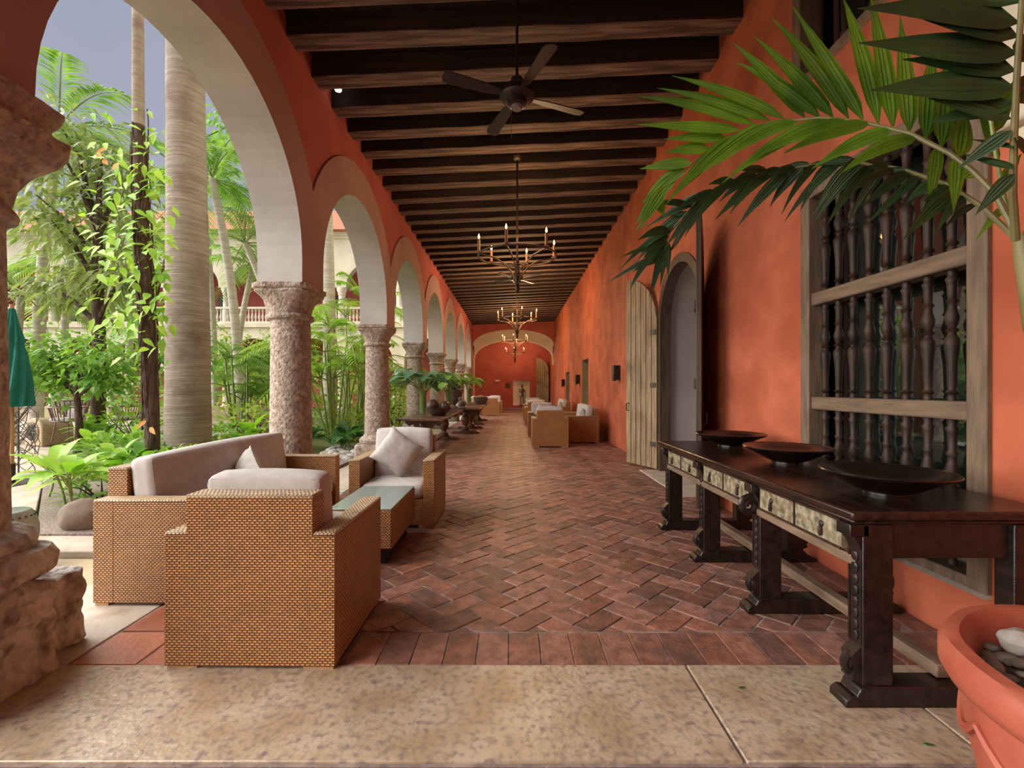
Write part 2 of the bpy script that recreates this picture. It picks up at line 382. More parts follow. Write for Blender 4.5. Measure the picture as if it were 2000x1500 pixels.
# floor: brick herringbone, border bricks and mortar bed
def quad_brick(mb, pts, z0, z1, g=.006):
    c = sum((V(p) for p in pts), V((0,0)))/len(pts)
    ins = [V(p)+(c-V(p)).normalized()*g*1.4 for p in pts]; ins2 = [V(p)+(c-V(p)).normalized()*(g*1.4+.006) for p in pts]
    n = len(pts)
    vs = [(p.x, p.y, z0) for p in ins]+[(p.x, p.y, z1-.005) for p in ins]+[(p.x, p.y, z1) for p in ins2]
    fs = [tuple(range(2*n, 3*n))]
    for k in (0, 1):
        fs += [(k*n+i, k*n+(i+1) % n, (k+1)*n+(i+1) % n, (k+1)*n+i) for i in range(n)]
    mb.add(vs, fs)
def clip(poly, x0, x1, y0, y1):
    def cut(poly, f):
        out = []
        for i in range(len(poly)):
            a, b = poly[i], poly[(i+1) % len(poly)]; fa, fb = f(a), f(b)
            if fa >= 0: out.append(a)
            if (fa < 0) != (fb < 0): out.append(a+(b-a)*(fa/(fa-fb)))
        return out
    for f in (lambda p: p.x-x0, lambda p: x1-p.x, lambda p: p.y-y0, lambda p: y1-p.y):
        poly = cut(poly, f)
        if len(poly) < 3: return []
    return poly
rnd = random.Random(4)
fl = MB(); fl.col = (1,1,1)
fl.m = 1; fl.box(-2.26, XR, -3, 31, -.05, -.005); fl.m = 0
def btint():
    k = rnd.uniform(.62, 1.22); q = rnd.uniform(-.12, .12)
    return (k*(1+q*.3), k*(1-q*.4), k*(1-q))
BW = .152
HX0, HX1, HY0, HY1 = -1.90, 2.30, 2.645, 30.9
ca = math.cos(PI/4)
rot = lambda u, v: V(((u-v)*ca+.03, (u+v)*ca+2.6))
NR = 160
for i in range(-NR, NR):
    for j in range(-NR, NR):
        for hor in (0, 1):
            # herringbone unit: step (1,1) with 4-cell period
            if hor:
                if (i-j) % 4: continue
                q = [(i, j), (i+2, j), (i+2, j+1), (i, j+1)]
            else:
                if (i-j) % 4 != 3: continue
                q = [(i, j), (i+1, j), (i+1, j+2), (i, j+2)]
            c = rot(BW*(q[0][0]+q[2][0])/2, BW*(q[0][1]+q[2][1])/2)
            if not (HX0-.3 < c.x < HX1+.3 and HY0-.3 < c.y < HY1+.3): continue
            poly = clip([rot(BW*a, BW*b) for a, b in q], HX0, HX1, HY0, HY1)
            if len(poly) < 3: continue
            a = abs(sum(poly[k].x*poly[(k+1) % len(poly)].y-poly[(k+1) % len(poly)].x*poly[k].y for k in range(len(poly))))/2
            if a < .003: continue
            fl.col = btint(); quad_brick(fl, poly, -.03, rnd.uniform(-.003, .002), .003 if c.y > 9 else .0045)
# border row in front of the herringbone
x = -1.03
while x < XR-.02:
    fl.col = btint(); e = min(x+.168, XR-.01); quad_brick(fl, [V((x, 2.325)), V((e, 2.325)), V((e, 2.64)), V((x, 2.64))], -.03, 0, .004); x += .168
x = -2.26
while x < XR-.02:
    fl.col = tuple(k*.75 for k in btint()); e = min(x+.17, XR-.01)
    quad_brick(fl, [V((x, 1.40)), V((e, 1.40)), V((e, 1.71)), V((x, 1.71))], -.03, 0, .005); x += .17
for row in range(14):
    x = -2.26-.08*(row % 2)
    while x < XR-.02:
        fl.col = tuple(k*.75 for k in btint()); quad_brick(fl, [V((x, 1.39-.155*(row+1))), V((x+.3, 1.39-.155*(row+1))), V((x+.3, 1.39-.155*row)), V((x, 1.39-.155*row))], -.03, 0, .005); x += .3
# narrow rows along both walls
y = 2.65
while y < 30.8:
    fl.col = btint(); quad_brick(fl, [V((2.305, y)), V((2.455, y)), V((2.455, y+.3)), V((2.305, y+.3))], -.03, 0, .004)
    fl.col = btint(); quad_brick(fl, [V((-2.25, y+.6)), V((-1.905, y+.6)), V((-1.905, y+.9)), V((-2.25, y+.9))], -.03, 0, .004)
    y += .3
struct(fl.build('floor', [M['brick'], M['mortar']]), 'worn red brick floor laid in a herringbone of the corridor')
# newer orange tiles, left of the border row and by the wall
tl = MB()
def tile(a, col=(1,1,1)):
    tl.col = col; quad_brick(tl, [V(p) for p in a], -.03, .001, .004)
tile([(-1.37, 2.325), (-1.2, 2.325), (-1.2, 2.64), (-1.37, 2.64)], (.8,.7,.7)); tile([(-1.2, 2.325), (-1.035, 2.325), (-1.035, 2.64), (-1.2, 2.64)], (1.1,.9,.8))
tile([(-1.9, 2.325), (-1.64, 2.325), (-1.64, 2.64), (-1.9, 2.64)], (1.0,.9,.8)); tile([(-1.64, 2.325), (-1.375, 2.325), (-1.375, 2.64), (-1.64, 2.64)], (.9,.8,.8))
tile([(-2.25, 2.325), (-1.905, 2.325), (-1.905, 2.64), (-2.25, 2.64)], (1.05,1.0,1.0)); tile([(-2.25, 2.645), (-1.905, 2.645), (-1.905, 2.94), (-2.25, 2.94)], (.85,.75,.8))
tile([(-2.25, 2.945), (-1.905, 2.945), (-1.905, 3.24), (-2.25, 3.24)], (.9,.8,.8))
struct(tl.build('floor_tiles', M['tile']), 'smooth terracotta tiles patched into the floor by the armchair')
# stone threshold slabs
for k, (a, b) in enumerate(((-2.5, .865), (.87, 1.785), (1.79, 2.46))):
    m = MB(); m.prism([(a+.004, 1.72), (b-.004-(.0 if k != 1 else -.0), 1.72), (b-.004, 2.318), (a+.004, 2.318)], 'z', -.05, .006)
    struct(m.build('trim_%d' % (k+1), M['slab'], bevel=.004), 'worn fossil limestone threshold slab across the corridor')
# paving slabs under the arcade
kb = MB(); y = 2.33
while y < 30:
    L = rnd.uniform(.8, 1.3); kb.box(-3.0, -2.265, y, min(y+L, 30)-.008, -.06, rnd.uniform(-.004, .003)); y += L
struct(kb.build('trim_4', M['kerb'], bevel=.006), 'pale stone paving strip under the arcade columns')

# arcades
def arcade(mp, bays, r, zs, ztop, zpier, half, thick, rb=None, wall=None, band=None, soff=None, outer=None, ends=None):
    for c in bays:
        us = sorted({round(c-half+2*half*k/2, 5) for k in range(3)} | {round(c-r*math.cos(PI*k/32), 5) for k in range(33)} |
                    {round(c+sg*(r+(half-r)*k/3), 5) for k in range(4) for sg in (-1, 1)})
        def zin(u): return zs+math.sqrt(max(0, r*r-(u-c)**2)) if abs(u-c) <= r+1e-6 else zpier
        def zout(u): return min(ztop-.01, zs+math.sqrt(max(0, rb*rb-(u-c)**2))) if rb else None
        for a, b in zip(us, us[1:]):
            inn = abs((a+b)/2-c) <= r
            za, zb = (zin(a), zin(b)) if inn else (zpier, zpier)
            if rb:
                oa, ob = zout(a), zout(b)
                wall.add([mp(a, 0, oa), mp(b, 0, ob), mp(b, 0, ztop), mp(a, 0, ztop)], [(0,1,2,3)])
                band.add([mp(a, -.025, za), mp(b, -.025, zb), mp(b, -.025, ob), mp(a, -.025, oa)], [(0,1,2,3)])
                band.add([mp(a, -.025, oa), mp(b, -.025, ob), mp(b, 0, ob), mp(a, 0, oa)], [(0,1,2,3)])
                w0 = -.025
            else:
                wall.add([mp(a, 0, za), mp(b, 0, zb), mp(b, 0, ztop), mp(a, 0, ztop)], [(0,1,2,3)]); w0 = 0
            outer.add([mp(a, thick, za), mp(a, thick, ztop), mp(b, thick, ztop), mp(b, thick, zb)], [(0,1,2,3)])
            if inn: soff.add([mp(a, w0, za), mp(a, thick, za), mp(b, thick, zb), mp(b, w0, zb)], [(0,1,2,3)])
        for sg in (-1, 1):
            u = c+sg*r
            q = [mp(u, w0, zpier), mp(u, thick, zpier), mp(u, thick, zs), mp(u, w0, zs)]
            soff.add(q, [(0,1,2,3)])
            q = [mp(c+sg*r, w0, zpier), mp(c+sg*half, w0, zpier), mp(c+sg*half, thick, zpier), mp(c+sg*r, thick, zpier)]
            outer.add(q, [(0,1,2,3)])
wl, ol = MB(), MB()
mpL = lambda u, w_, z: (XL-w_, u, z)
for k in range(-1, 7):
    bd, sf = MB(), MB()
    arcade(mpL, [D0+PITCH*(k+.5)], RAD, ZS, 5.55, 2.59, PITCH/2, .48, RB, wl, bd, sf, ol)
    struct(bd.build('trim_%d' % (10+k), M['brown']), 'mauve brown painted band around an arcade arch')
    struct(sf.build('arch_soffit', M['white']), 'white limed soffit of an arcade arch')
yl = D0+PITCH*7.0
wl.add([mpL(yl, 0, 0), mpL(YEND, 0, 0), mpL(YEND, 0, 5.55), mpL(yl, 0, 5.55)], [(0,1,2,3)])
ol.add([mpL(yl, .48, 0), mpL(yl, .48, 5.55), mpL(31, .48, 5.55), mpL(31, .48, 0)], [(0,1,2,3)])
ol.box(XL-.48, XL, -4.0, 31, 5.55, 8.8)
struct(wl.build('wall_left', M['red']), 'deep red wall over the arcade arches')
struct(ol.build('wall_courtyard', M['cream']), 'cream courtyard face of the arcade wall')

# right wall with openings  (D range, z range or arch)
WIN = (2.365, 3.90, .33, 3.06)
DOOR = (5.95, 7.75, 2.45, .90)          # spring height, radius
UPW = (1.2, 4.02, 3.95, 5.3)
FD = ((15.06, 16.4, 2.36), (20.1, 21.5, 2.10))
rw = MB(); rv = MB(); rj = MB()
def face(a, b, z0a, z0b, z1a, z1b): rw.add([(XR, a, z0a), (XR, a, z1a), (XR, b, z1b), (XR, b, z0b)], [(0,1,2,3)])
ZT = 5.75
def flat(a, b, z0, z1): face(a, b, z0, z0, z1, z1)
flat(-4, 1.2, -.02, ZT)
flat(1.2, 2.365, -.02, UPW[2]); flat(1.2, 4.02, UPW[3], ZT)
flat(2.365, 3.90, -.02, WIN[2]); flat(2.365, 3.90, WIN[3], UPW[2]); flat(3.90, 4.02, -.02, UPW[2])
flat(4.02, 5.95, -.02, ZT)
dc = (DOOR[0]+DOOR[1])/2
for k in range(24):
    a, b = dc-.9*math.cos(PI*k/24), dc-.9*math.cos(PI*(k+1)/24)
    za, zb = DOOR[2]+.9*math.sin(PI*k/24), DOOR[2]+.9*math.sin(PI*(k+1)/24)
    face(a, b, za, zb, ZT, ZT)
    rj.add([(XR, a, za), (XR, b, zb), (XR+.75, b, zb), (XR+.75, a, za)], [(0,1,2,3)])
for y_ in DOOR[:2]: rj.add([(XR, y_, -.02), (XR, y_, DOOR[2]), (XR+.75, y_, DOOR[2]), (XR+.75, y_, -.02)], [(0,1,2,3)])
flat(7.75, 15.06, -.02, ZT)
for a, b, z in FD:
    flat(a, b, z, ZT)
    rv.add([(XR, b, 0), (XR+.5, b, 0), (XR+.5, b, z), (XR, b, z)], [(0,1,2,3)])
    rv.add([(XR, a, z), (XR, b, z), (XR+.5, b, z), (XR+.5, a, z)], [(0,1,2,3)])
    rv.add([(XR+.5, a, 0), (XR+.5, a, z), (XR+.5, b, z), (XR+.5, b, 0)], [(0,1,2,3)])
flat(16.4, 20.1, -.02, ZT); flat(21.5, 31, -.02, ZT)
struct(rw.build('wall_right', M['orange']), 'orange red limewashed corridor wall')
struct(rj.build('trim_30', M['mauve']), 'grey mauve plaster inside the arched doorway')
struct(rv.build('door_5', mat('ochre_door', (.22, .17, .09, 1), (.28, .22, .12, 1), 3, .7, 0)), 'ochre recesses of the two far doorways')
db = MB(); db.box(XR+.75, XR+2.4, 5.2, 8.8, -.02, 4); struct(db.build('wall_room', M['mauve']), 'dim grey room wall behind the arched doorway')

# ceiling boards and beams
cb = MB()
x = XL-.4
for k in range(30):
    a, b = -2.6+.18*k, -2.6+.18*(k+1)-.006
    cb.add([(a, -4, ZC(a)+.245), (b, -4, ZC(b)+.245), (b, 31, ZC(b)+.245), (a, 31, ZC(a)+.245)], [(0,1,2,3)])
cb.add([(-2.6, -4, ZC(-2.6)+.3), (2.9, -4, ZC(2.9)+.3), (2.9, 31, ZC(2.9)+.3), (-2.6, 31, ZC(-2.6)+.3)], [(0,1,2,3)])
struct(cb.build('ceiling', M['boards']), 'dark plank ceiling above the beams')
b0 = MB(); nb = 14
rs = []
for k in range(nb+1):
    x = -2.55+5.15*k/nb; j = lambda s_: .012*noise.noise(V((x*2, s_, 3)))
    rs.append([V((x, -.125+j(1), -.0+j(2))), V((x, .125+j(3), 0+j(4))), V((x, .125+j(5), .25)), V((x, -.125+j(6), .25))])
b0.rings(rs)
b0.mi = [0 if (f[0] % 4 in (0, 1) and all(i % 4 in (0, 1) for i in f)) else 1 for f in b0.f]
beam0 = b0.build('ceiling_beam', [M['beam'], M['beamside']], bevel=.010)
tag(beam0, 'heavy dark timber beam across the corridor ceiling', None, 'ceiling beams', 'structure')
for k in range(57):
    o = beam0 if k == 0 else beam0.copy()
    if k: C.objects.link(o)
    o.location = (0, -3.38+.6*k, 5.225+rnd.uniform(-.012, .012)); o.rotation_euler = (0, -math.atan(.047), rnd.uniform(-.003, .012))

m = MB(); m.box(XL-.5, XR+.1, -4.2, -4.0, 0, 5.8); struct(m.build('light_block_wall', M['red']), 'unseen red wall added behind the viewer to block light')  # unseen wall, with the ceiling run back to it, added to cut light

# end arch and end wall
def ell(k, n, a, b, z): t = PI*k/n; return (-a*math.cos(t), z+b*math.sin(t)**.9 if math.sin(t) > 0 else z)
ea, er = MB(), MB(); n = 28; cx = .03
for k in range(n):
    p, q = ell(k, n, 2.36, 1.18, 3.08), ell(k+1, n, 2.36, 1.18, 3.08)
    p2, q2 = ell(k, n, 2.43, .98, 3.88), ell(k+1, n, 2.43, .98, 3.88)
    F4 = lambda y_, *pts: [(cx+u, y_, z) for u, z in pts]
    ea.add(F4(YEND, p, q, q2, p2), [(0,1,2,3)])
    ea.add([(cx+p[0], YEND, p[1]), (cx+p[0], YEND+.6, p[1]), (cx+q[0], YEND+.6, q[1]), (cx+q[0], YEND, q[1])], [(0,1,2,3)])
    er.add(F4(YEND-.01, p2, q2, (q2[0], 5.6), (p2[0], 5.6)), [(0,1,2,3)])
for sg in (-1, 1):
    ea.box(cx+sg*2.36, cx+sg*2.43, YEND, YEND+.6, 2.75 if sg > 0 else 0, 3.9)
struct(ea.build('trim_31', M['cream']), 'cream flattened arch across the corridor end')
struct(er.build('wall_end_arch', M['red']), 'red wall over the corridor end arch')
ew = MB()
NX0, NX1, NZ0, NZ1, YB = .0, 1.12, .22, 1.90, 31.0
for a, b, z0, z1 in ((-3.5, NX0, 0, 5.7), (NX1, 2.6, 0, 5.7), (NX0, NX1, 0, NZ0), (NX0, NX1, NZ1, 5.7)):
    ew.add([(a, YB, z0), (b, YB, z0), (b, YB, z1), (a, YB, z1)], [(0,1,2,3)])
struct(ew.build('wall_end', M['red']), 'red end wall of the corridor')
nw = MB(); nw.add([(NX0, YB+.4, NZ0), (NX1, YB+.4, NZ0), (NX1, YB+.4, NZ1), (NX0, YB+.4, NZ1)], [(0,1,2,3)])
nw.add([(NX0, YB, NZ0), (NX1, YB, NZ0), (NX1, YB+.4, NZ0), (NX0, YB+.4, NZ0)], [(0,1,2,3)])
nw.add([(NX1, YB, NZ0), (NX1, YB+.4, NZ0), (NX1, YB+.4, NZ1), (NX1, YB, NZ1)], [(0,1,2,3)])
nw.add([(NX0, YB, NZ1), (NX1, YB, NZ1), (NX1, YB+.4, NZ1), (NX0, YB+.4, NZ1)], [(0,1,2,3)])
struct(nw.build('trim_32', M['cream']), 'cream statue niche in the end wall')
# cream rib above the wall at the near end
m = MB(); m.box(2.30, XR, 1.70, 2.22, 2.62, 5.6); m.prism([(1.70, 2.62), (2.22, 2.62), (2.10, 2.45), (1.82, 2.45)], 'x', 2.36, XR)
struct(m.build('trim_33', M['cream'], bevel=.02), 'cream arch springer high on the right wall')

# columns
def column(y, label, big=False):
    t = thing('stone_column', label, 'column', (XL-.24+(.03 if big else 0), y, 0), 0, 'arcade columns')
    if big:
        m = MB(); m.rbox((.70, .56, .48), .04, 26, amp=.032, seed=3, fr=13, M=Matrix.Translation((0, -.06, .225))); m.build('pedestal', M['rock'], t)
        m = MB(); m.rbox((.50, .30, .42), .035, 18, amp=.03, seed=8, fr=13, M=Matrix.Translation((-.02, .36, .20))); m.build('pedestal_block', M['rock'], t)
        m = MB(); m.loft([(.46, .30, 3.2), (.50, .35, 3.0), (.56, .365, 2.8), (.61, .34, 2.6), (.63, .30, 2.2), (.66, .315, 2), (.70, .30, 2), (.73, .25, 2)], n=48, wob=.025, seed=5, freq=6)
        m.build('base', M['rock'], t); z0 = .70
    else:
        m = MB(); m.loft([(0, .35, 9), (.02, .36, 9), (.30, .355, 9), (.33, .33, 9)], n=40, wob=.012, seed=y, freq=7); m.build('pedestal', M['coral'], t)
        m = MB(); m.loft([(.32, .30, 2), (.35, .33, 2), (.40, .335, 2), (.44, .30, 2), (.47, .265, 2), (.50, .25, 2)], n=36, wob=.006, seed=y, freq=8); m.build('base', M['coral'], t); z0 = .48
    m = MB(); m.loft([(z0+(2.2-z0)*k/16, .235-.018*k/16, 2) for k in range(17)], n=40, wob=.006, seed=y+2, freq=8); m.build('shaft', M['coral'], t)
    m = MB(); m.loft([(2.185, .23, 2), (2.20, .255, 2), (2.225, .262, 2), (2.25, .25, 2), (2.26, .225, 2)], n=40, wob=.006, seed=y); m.build('neck_ring', M['coral'], t)
    m = MB()
    if big:
        sec = [(2.255, .225, 2), (2.36, .24, 2.4), (2.44, .27, 3), (2.52, .315, 6), (2.58, .335, 9), (2.64, .345, 9), (2.66, .30, 7), (2.69, .295, 7), (2.73, .315, 8), (2.79, .325, 9), (2.80, .30, 9)]
    else:
        sec = [(2.255, .225, 2), (2.33, .235, 2.3), (2.40, .252, 3), (2.46, .282, 5), (2.50, .305, 8), (2.52, .298, 9), (2.535, .315, 9), (2.585, .318, 9), (2.59, .30, 9)]
    m.loft(sec, n=48, wob=.014, seed=y+4, freq=9); m.build('capital', M['coral'], t)
    return t
names = ['rough coral stone column at the photo left edge, on a rocky pedestal', 'coral stone column right behind the two seat sofa, largest fully seen',
         'coral stone column behind the armchair with the diamond pillow', 'coral stone column behind the vase on the nearest refectory table',
         'fifth coral stone column of the arcade, behind the second leaf vase', 'sixth coral stone column of the arcade, behind the grey urn',
         'seventh coral stone column of the arcade, thin and pale in the distance', 'farthest coral stone column, at the end arch']
for k in range(8): column(D0+PITCH*k+(.08 if k == 0 else 0), names[k], k == 0)

# ------------------------------------------------------------------ window, doors on the right wall
def turned(z0, z1, r=.05):
    L = z1-z0; pr = [(.62, 0), (.66, .03), (.50, .05), (.85, .07), (.55, .09), (.62, .12), (.70, .30), (.95, .42), (1.0, .47), (.60, .505), (.50, .52), (.85, .54), (.5, .56),
                     (.80, .60), (.95, .64), (.62, .70), (.55, .74), (.80, .76), (.55, .78), (.66, .90), (.85, .93), (.55, .95), (.66, .97), (.62, 1)]
    return [(r*a, z0+L*b) for a, b in pr]
def spindle_window(name, y0, y1, z0, z1, rails, nsp, label):
    t = thing(name, label, None, (XR, y0, z0), 0, None, 'structure')
    W, Hh = y1-y0, z1-z0; f = .11
    m = MB()
    m.box(-.03, .14, 0, f, 0, Hh); m.box(-.03, .14, W-f, W, 0, Hh); m.box(-.028, .14, f, W-f, Hh-f, Hh); m.box(-.028, .14, f, W-f, 0, .06)
    m.build('frame', M['greywood_v'], t, bevel=.008)
    for a, b in rails:
        m = MB(); m.box(-.005, .12, f-.02, W-f+.02, a-z0, b-z0); m.build('rail', M['greywood'], t, bevel=.012)
    m = MB(); e = [.06]+[q-z0 for r in rails for q in r]+[Hh-f]
    for k in range(nsp):
        y_ = (3.71-.153*k)-y0 if nsp == 8 else f+(W-2*f)*(k+.5)/nsp
        m = MB()
        for a, b in zip(e[::2], e[1::2]): m.lathe(turned(a-.005, b+.005, .038), (.055, y_, 0), 14)
        m.build('spindle', M['spindle'], t, angle=60)
    m = MB(); m.box(.26, .268, f, W-f, .0, Hh); m.build('pane', M['pane'], t)
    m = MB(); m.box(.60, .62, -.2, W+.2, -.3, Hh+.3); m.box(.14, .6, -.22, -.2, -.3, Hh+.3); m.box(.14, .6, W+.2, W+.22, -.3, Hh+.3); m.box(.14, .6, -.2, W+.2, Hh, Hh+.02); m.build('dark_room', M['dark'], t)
    m = MB(); m.prism([(-.04, -.02), (.3, .10), (.3, -.02)], 'y', -.0, W); m.build('sill', M['kerb'], t)
    return t
spindle_window('window_1', WIN[0], WIN[1], WIN[2], WIN[3], ((1.22, 1.325), (2.07, 2.175)), 8, 'tall window with turned dark wooden spindles and two rails')
t = spindle_window('window_2', UPW[0]+.1, UPW[1], UPW[2], UPW[3], (), 9, 'dark wooden upper window above the spindle window')

def door_leaf(name, hinge, free, label, matd):
    h, f_ = V((hinge[0], hinge[1], 0)), V((free[0], free[1], 0)); L = (f_-h).length; a = math.atan2(f_.y-h.y, f_.x-h.x)
    t = thing(name, label, None, (h.x, h.y, .03), a, None, 'structure')
    n = 6
    for k in range(n):
        u0, u1 = L*k/n+.005, L*(k+1)/n-.009
        top = lambda u: 2.42+.92*math.sqrt(max(0, 1-((L-u)/L)**2))
        m = MB(); us = [u0+(u1-u0)*q/4 for q in range(5)]
        m.prism([(u0, 0), (u1, 0)]+[(u, top(u)) for u in us[::-1]], 'y', -.03, .03); m.build('plank', matd, t, bevel=.006)
    m = MB(); us = [.01+(L-.02)*q/14 for q in range(15)]; tp = lambda u: 2.40+.92*math.sqrt(max(0, 1-((L-u)/L)**2))
    m.prism([(.01, .01), (L-.01, .01)]+[(u, tp(u)) for u in us[::-1]], 'y', -.02, .015); m.build('backing', M['darkwood'], t)
    for z in (.35, 1.35, 2.25):
        m = MB(); m.box(.02, L-.03, -.055, -.03, z, z+.12); m.box(.02, .16, .03, .045, z+.02, z+.1); m.build('cross_batten', M['doordark'], t, bevel=.005)
    m = MB(); m.tube([(L-.08, .03, .95), (L-.08, .08, .96), (L-.08, .08, 1.08), (L-.08, .03, 1.09)], .01, 6); m.build('handle', M['iron'], t)
    return t
door_leaf('door_1', (2.44, 7.75), (2.11, 8.51), 'open arched plank door leaf, weathered, farther side of the doorway', M['doorwood'])
door_leaf('door_2', (2.44, 5.95), (2.09, 5.185), 'open arched door leaf seen edge on, nearer side of the doorway', M['doordark'])
m = MB(); n = 24
for k in range(n):
    for r0, r1 in ((.80, .93),):
        a0, a1 = PI*k/n, PI*(k+1)/n
        pts = [(r*math.cos(a), r*math.sin(a)) for a in (a0, a1) for r in (r0, r1)]
        q = [(dc+pts[i][0], DOOR[2]+pts[i][1]) for i in (0, 1, 3, 2)]
        m.prism(q, 'x', XR-.02, XR+.16)
for sg in (-1, 1): m.box(XR-.02, XR+.16, dc+sg*.93-.0 if sg < 0 else dc+.80, dc-.80 if sg < 0 else dc+.93, 0, DOOR[2])
struct(m.build('trim_34', M['doordark']), 'dark wooden frame of the arched doorway')
m = MB(); m.box(XR-.32, XR+.8, 5.9, 7.8, -.03, .012); struct(m.build('trim_35', M['kerb'], bevel=.01), 'grey stone threshold of the arched doorway')
# far open leaf in the end room
door_leaf('door_3', (2.35, 30.2), (1.55, 30.6), 'open arched plank door far away in the end room', M['doorwood'])

# ------------------------------------------------------------------ wicker seating
def frame_parts(t, W, D, H=.865, A=.68, th=.11):
    # local: x across, +y faces front, origin at floor under the middle of the back
    m = MB(); m.prism([(-W/2, .02), (W/2, .02), (W/2, A-.012), (W/2-th, A-.012), (W/2-th, H), (-W/2+th, H), (-W/2+th, A-.012), (-W/2, A-.012)], 'y', 0, .13)
    m.build('back_panel', M['wick'], t, bevel=.003)
    for sg in (-1, 1):
        x0, x1 = sorted((sg*W/2, sg*(W/2-th)))
        m = MB(); m.box(x0, x1, .13, D, .02, A-.012); o = m.build('arm', M['wick'], t, bevel=.003)
        m = MB(); m.box(x0-.003, x1+.003, .0 if False else .002, D+.002, A-.016, A+.004); m.build('arm_cap', M['wickcap'], o, bevel=.01)
    m = MB(); m.box(-W/2+th-.004, W/2-th+.004, -.003, .133, H-.014, H+.006); m.build('top_cap', M['wickcap'], t, bevel=.01)
    m = MB(); m.box(-W/2+th, W/2-th, .12, D-.03, .02, .29); m.build('seat_base', M['wick'], t, bevel=.012)
    for sx in (-1, 1):
        for y_ in (.0, D-.10):
            m = MB(); x = sx*(W/2-.085); m.box(x-.075, x+.075, y_+.006, y_+.09, 0, .022); m.build('foot', M['foot'], t)
def cushion(t, name, size, loc, rx=0, puff=.02, r=.045):
    Mx = Matrix.Translation(loc) @ Matrix.Rotation(rx, 4, 'X')
    m = MB(); m.rbox(size, r, 6, (.004, puff, puff), Mx); o = m.build(name, M['fabric'], t, angle=70)
    h = [s_/2 for s_ in size]; d = r*.32
    for side in (-1, 1):
        yy = side*(h[1]-d) if name == 'back_cushion' else None
        pts = []
        if yy is not None: cs = [(-h[0]+d, yy, -h[2]+d), (h[0]-d, yy, -h[2]+d), (h[0]-d, yy, h[2]-d), (-h[0]+d, yy, h[2]-d)]
        else: zz = side*(h[2]-d); cs = [(-h[0]+d, -h[1]+d, zz), (h[0]-d, -h[1]+d, zz), (h[0]-d, h[1]-d, zz), (-h[0]+d, h[1]-d, zz)]
        for i in range(4):
            a, b = V(cs[i]), V(cs[(i+1) % 4]); pts += [Mx @ (a+(b-a)*q) for q in (.04, .5, .96)]
        pts.append(pts[0]); p = MB(); p.tube(pts, .004, 5, False); p.build('piping', M['piping'], o)
    return o
def armchair(label):
    t = thing('wicker_armchair', label, 'armchair', (0,0,0), 0, 'wicker seating'); W, D = .85, .76
    frame_parts(t, W, D)
    cushion(t, 'seat_cushion', (W-.23, D-.19, .15), (0, .145+(D-.19)/2+.03, .365))
    cushion(t, 'back_cushion', (W-.235, .16, .56), (0, .225, .665), .13)
    return t
def sofa(label, L=2.02):
    t = thing('wicker_sofa', label, 'sofa', (0,0,0), 0, 'wicker seating'); D = .82
    frame_parts(t, L, D)
    cushion(t, 'seat_cushion', (L-.23, D-.19, .15), (0, .145+(D-.19)/2+.03, .365))
    cushion(t, 'back_cushion', (L-.25, .17, .54), (0, .23, .665), .13)
    return t
ch = armchair('wicker armchair nearest the camera, seen from its back')
ch.location = (-1.305, 2.28, 0); ch.rotation_euler = (0, 0, -.012)
sf = sofa('two seat wicker sofa with long grey back cushion, beside the near column')
sf.location = (-2.69, 3.96, 0); sf.rotation_euler = (0, 0, -PI/2)
CHAIRS = [((-1.205, 5.33, 0), PI, 'wicker armchair facing the camera with a pillow propped as a diamond'),
          ((.88, 10.8, 0), .0, 'wicker armchair seen from behind, nearest of the seats along the right wall'),
          ((.86, 14.0, 0), PI, 'wicker armchair facing the camera, behind the nearest right hand armchair'),
          ((.86, 16.8, 0), .0, 'wicker armchair seen from behind, second group along the right wall'),
          ((.86, 20.2, 0), PI, 'farthest wicker armchair along the right wall, facing the camera'),
          ((-1.075, 22.9, 0), .0, 'far wicker armchair on the arcade side, beyond the tables'),
          ((-1.0, 26.2, 0), PI, 'farthest wicker armchair on the arcade side, facing the camera')]
for l, r, lb in CHAIRS: dup(ch, l, r, lb)
dup(sf, (2.17, 12.62, 0), PI/2, 'wicker sofa against the right wall with a striped pillow, nearest of two')
dup(sf, (2.17, 18.3, 0), PI/2, 'wicker sofa against the right wall, farther of two')
dup(sf, (-2.30, 24.6, 0), -PI/2, 'far wicker sofa on the arcade side, beside the far armchair')

def throw_pillow(label, loc, rot_, s=.44, th=.075, name='throw_pillow', mt=None):
    n = 14; m = MB()
    for side in (-1, 1):
        vs = []
        for i in range(n+1):
            for j in range(n+1):
                u, v = 2*i/n-1, 2*j/n-1
                k = 1-.07*(1-abs(u)**3)*abs(v)**2-.0; k2 = 1-.07*(1-abs(v)**3)*abs(u)**2
                z = th*(max(0, (1-u**4)*(1-v**4)))**.55+.006*noise.noise(V((u*3, v*3, side)))
                vs.append((s/2*u*k2, side*z, s/2*v*k))
        fs = [(i*(n+1)+j, (i+1)*(n+1)+j, (i+1)*(n+1)+j+1, i*(n+1)+j+1) for i in range(n) for j in range(n)]
        m.add(vs, [q if side < 0 else q[::-1] for q in fs])
    o = m.build(name, mt or M['pillow'], angle=80); o.location = loc; o.rotation_euler = rot_
    return tag(o, label, 'pillow', 'throw pillows')
throw_pillow('pale grey throw pillow standing on its corner on the armchair', (-1.235, 4.90, .715), (-.30, .62, .05), .41)
throw_pillow('grey throw pillow leaning on the near sofa back cushion', (-2.24, 3.86, .63), (-.28, .45, -PI/2+.75), .42)
throw_pillow('grey throw pillow lying on the seat of the nearest armchair', (-1.13, 2.78, .50), (-.9, .2, .4), .38)
st = mat('striped_linen', (.34, .31, .27, 1), (.50, .46, .42, 1), 12, .9, 0, stretch=(6, 6, .2))
throw_pillow('striped pillow on the nearer sofa along the right wall', (1.84, 12.0, .64), (-.25, .2, PI/2), .42, mt=st)
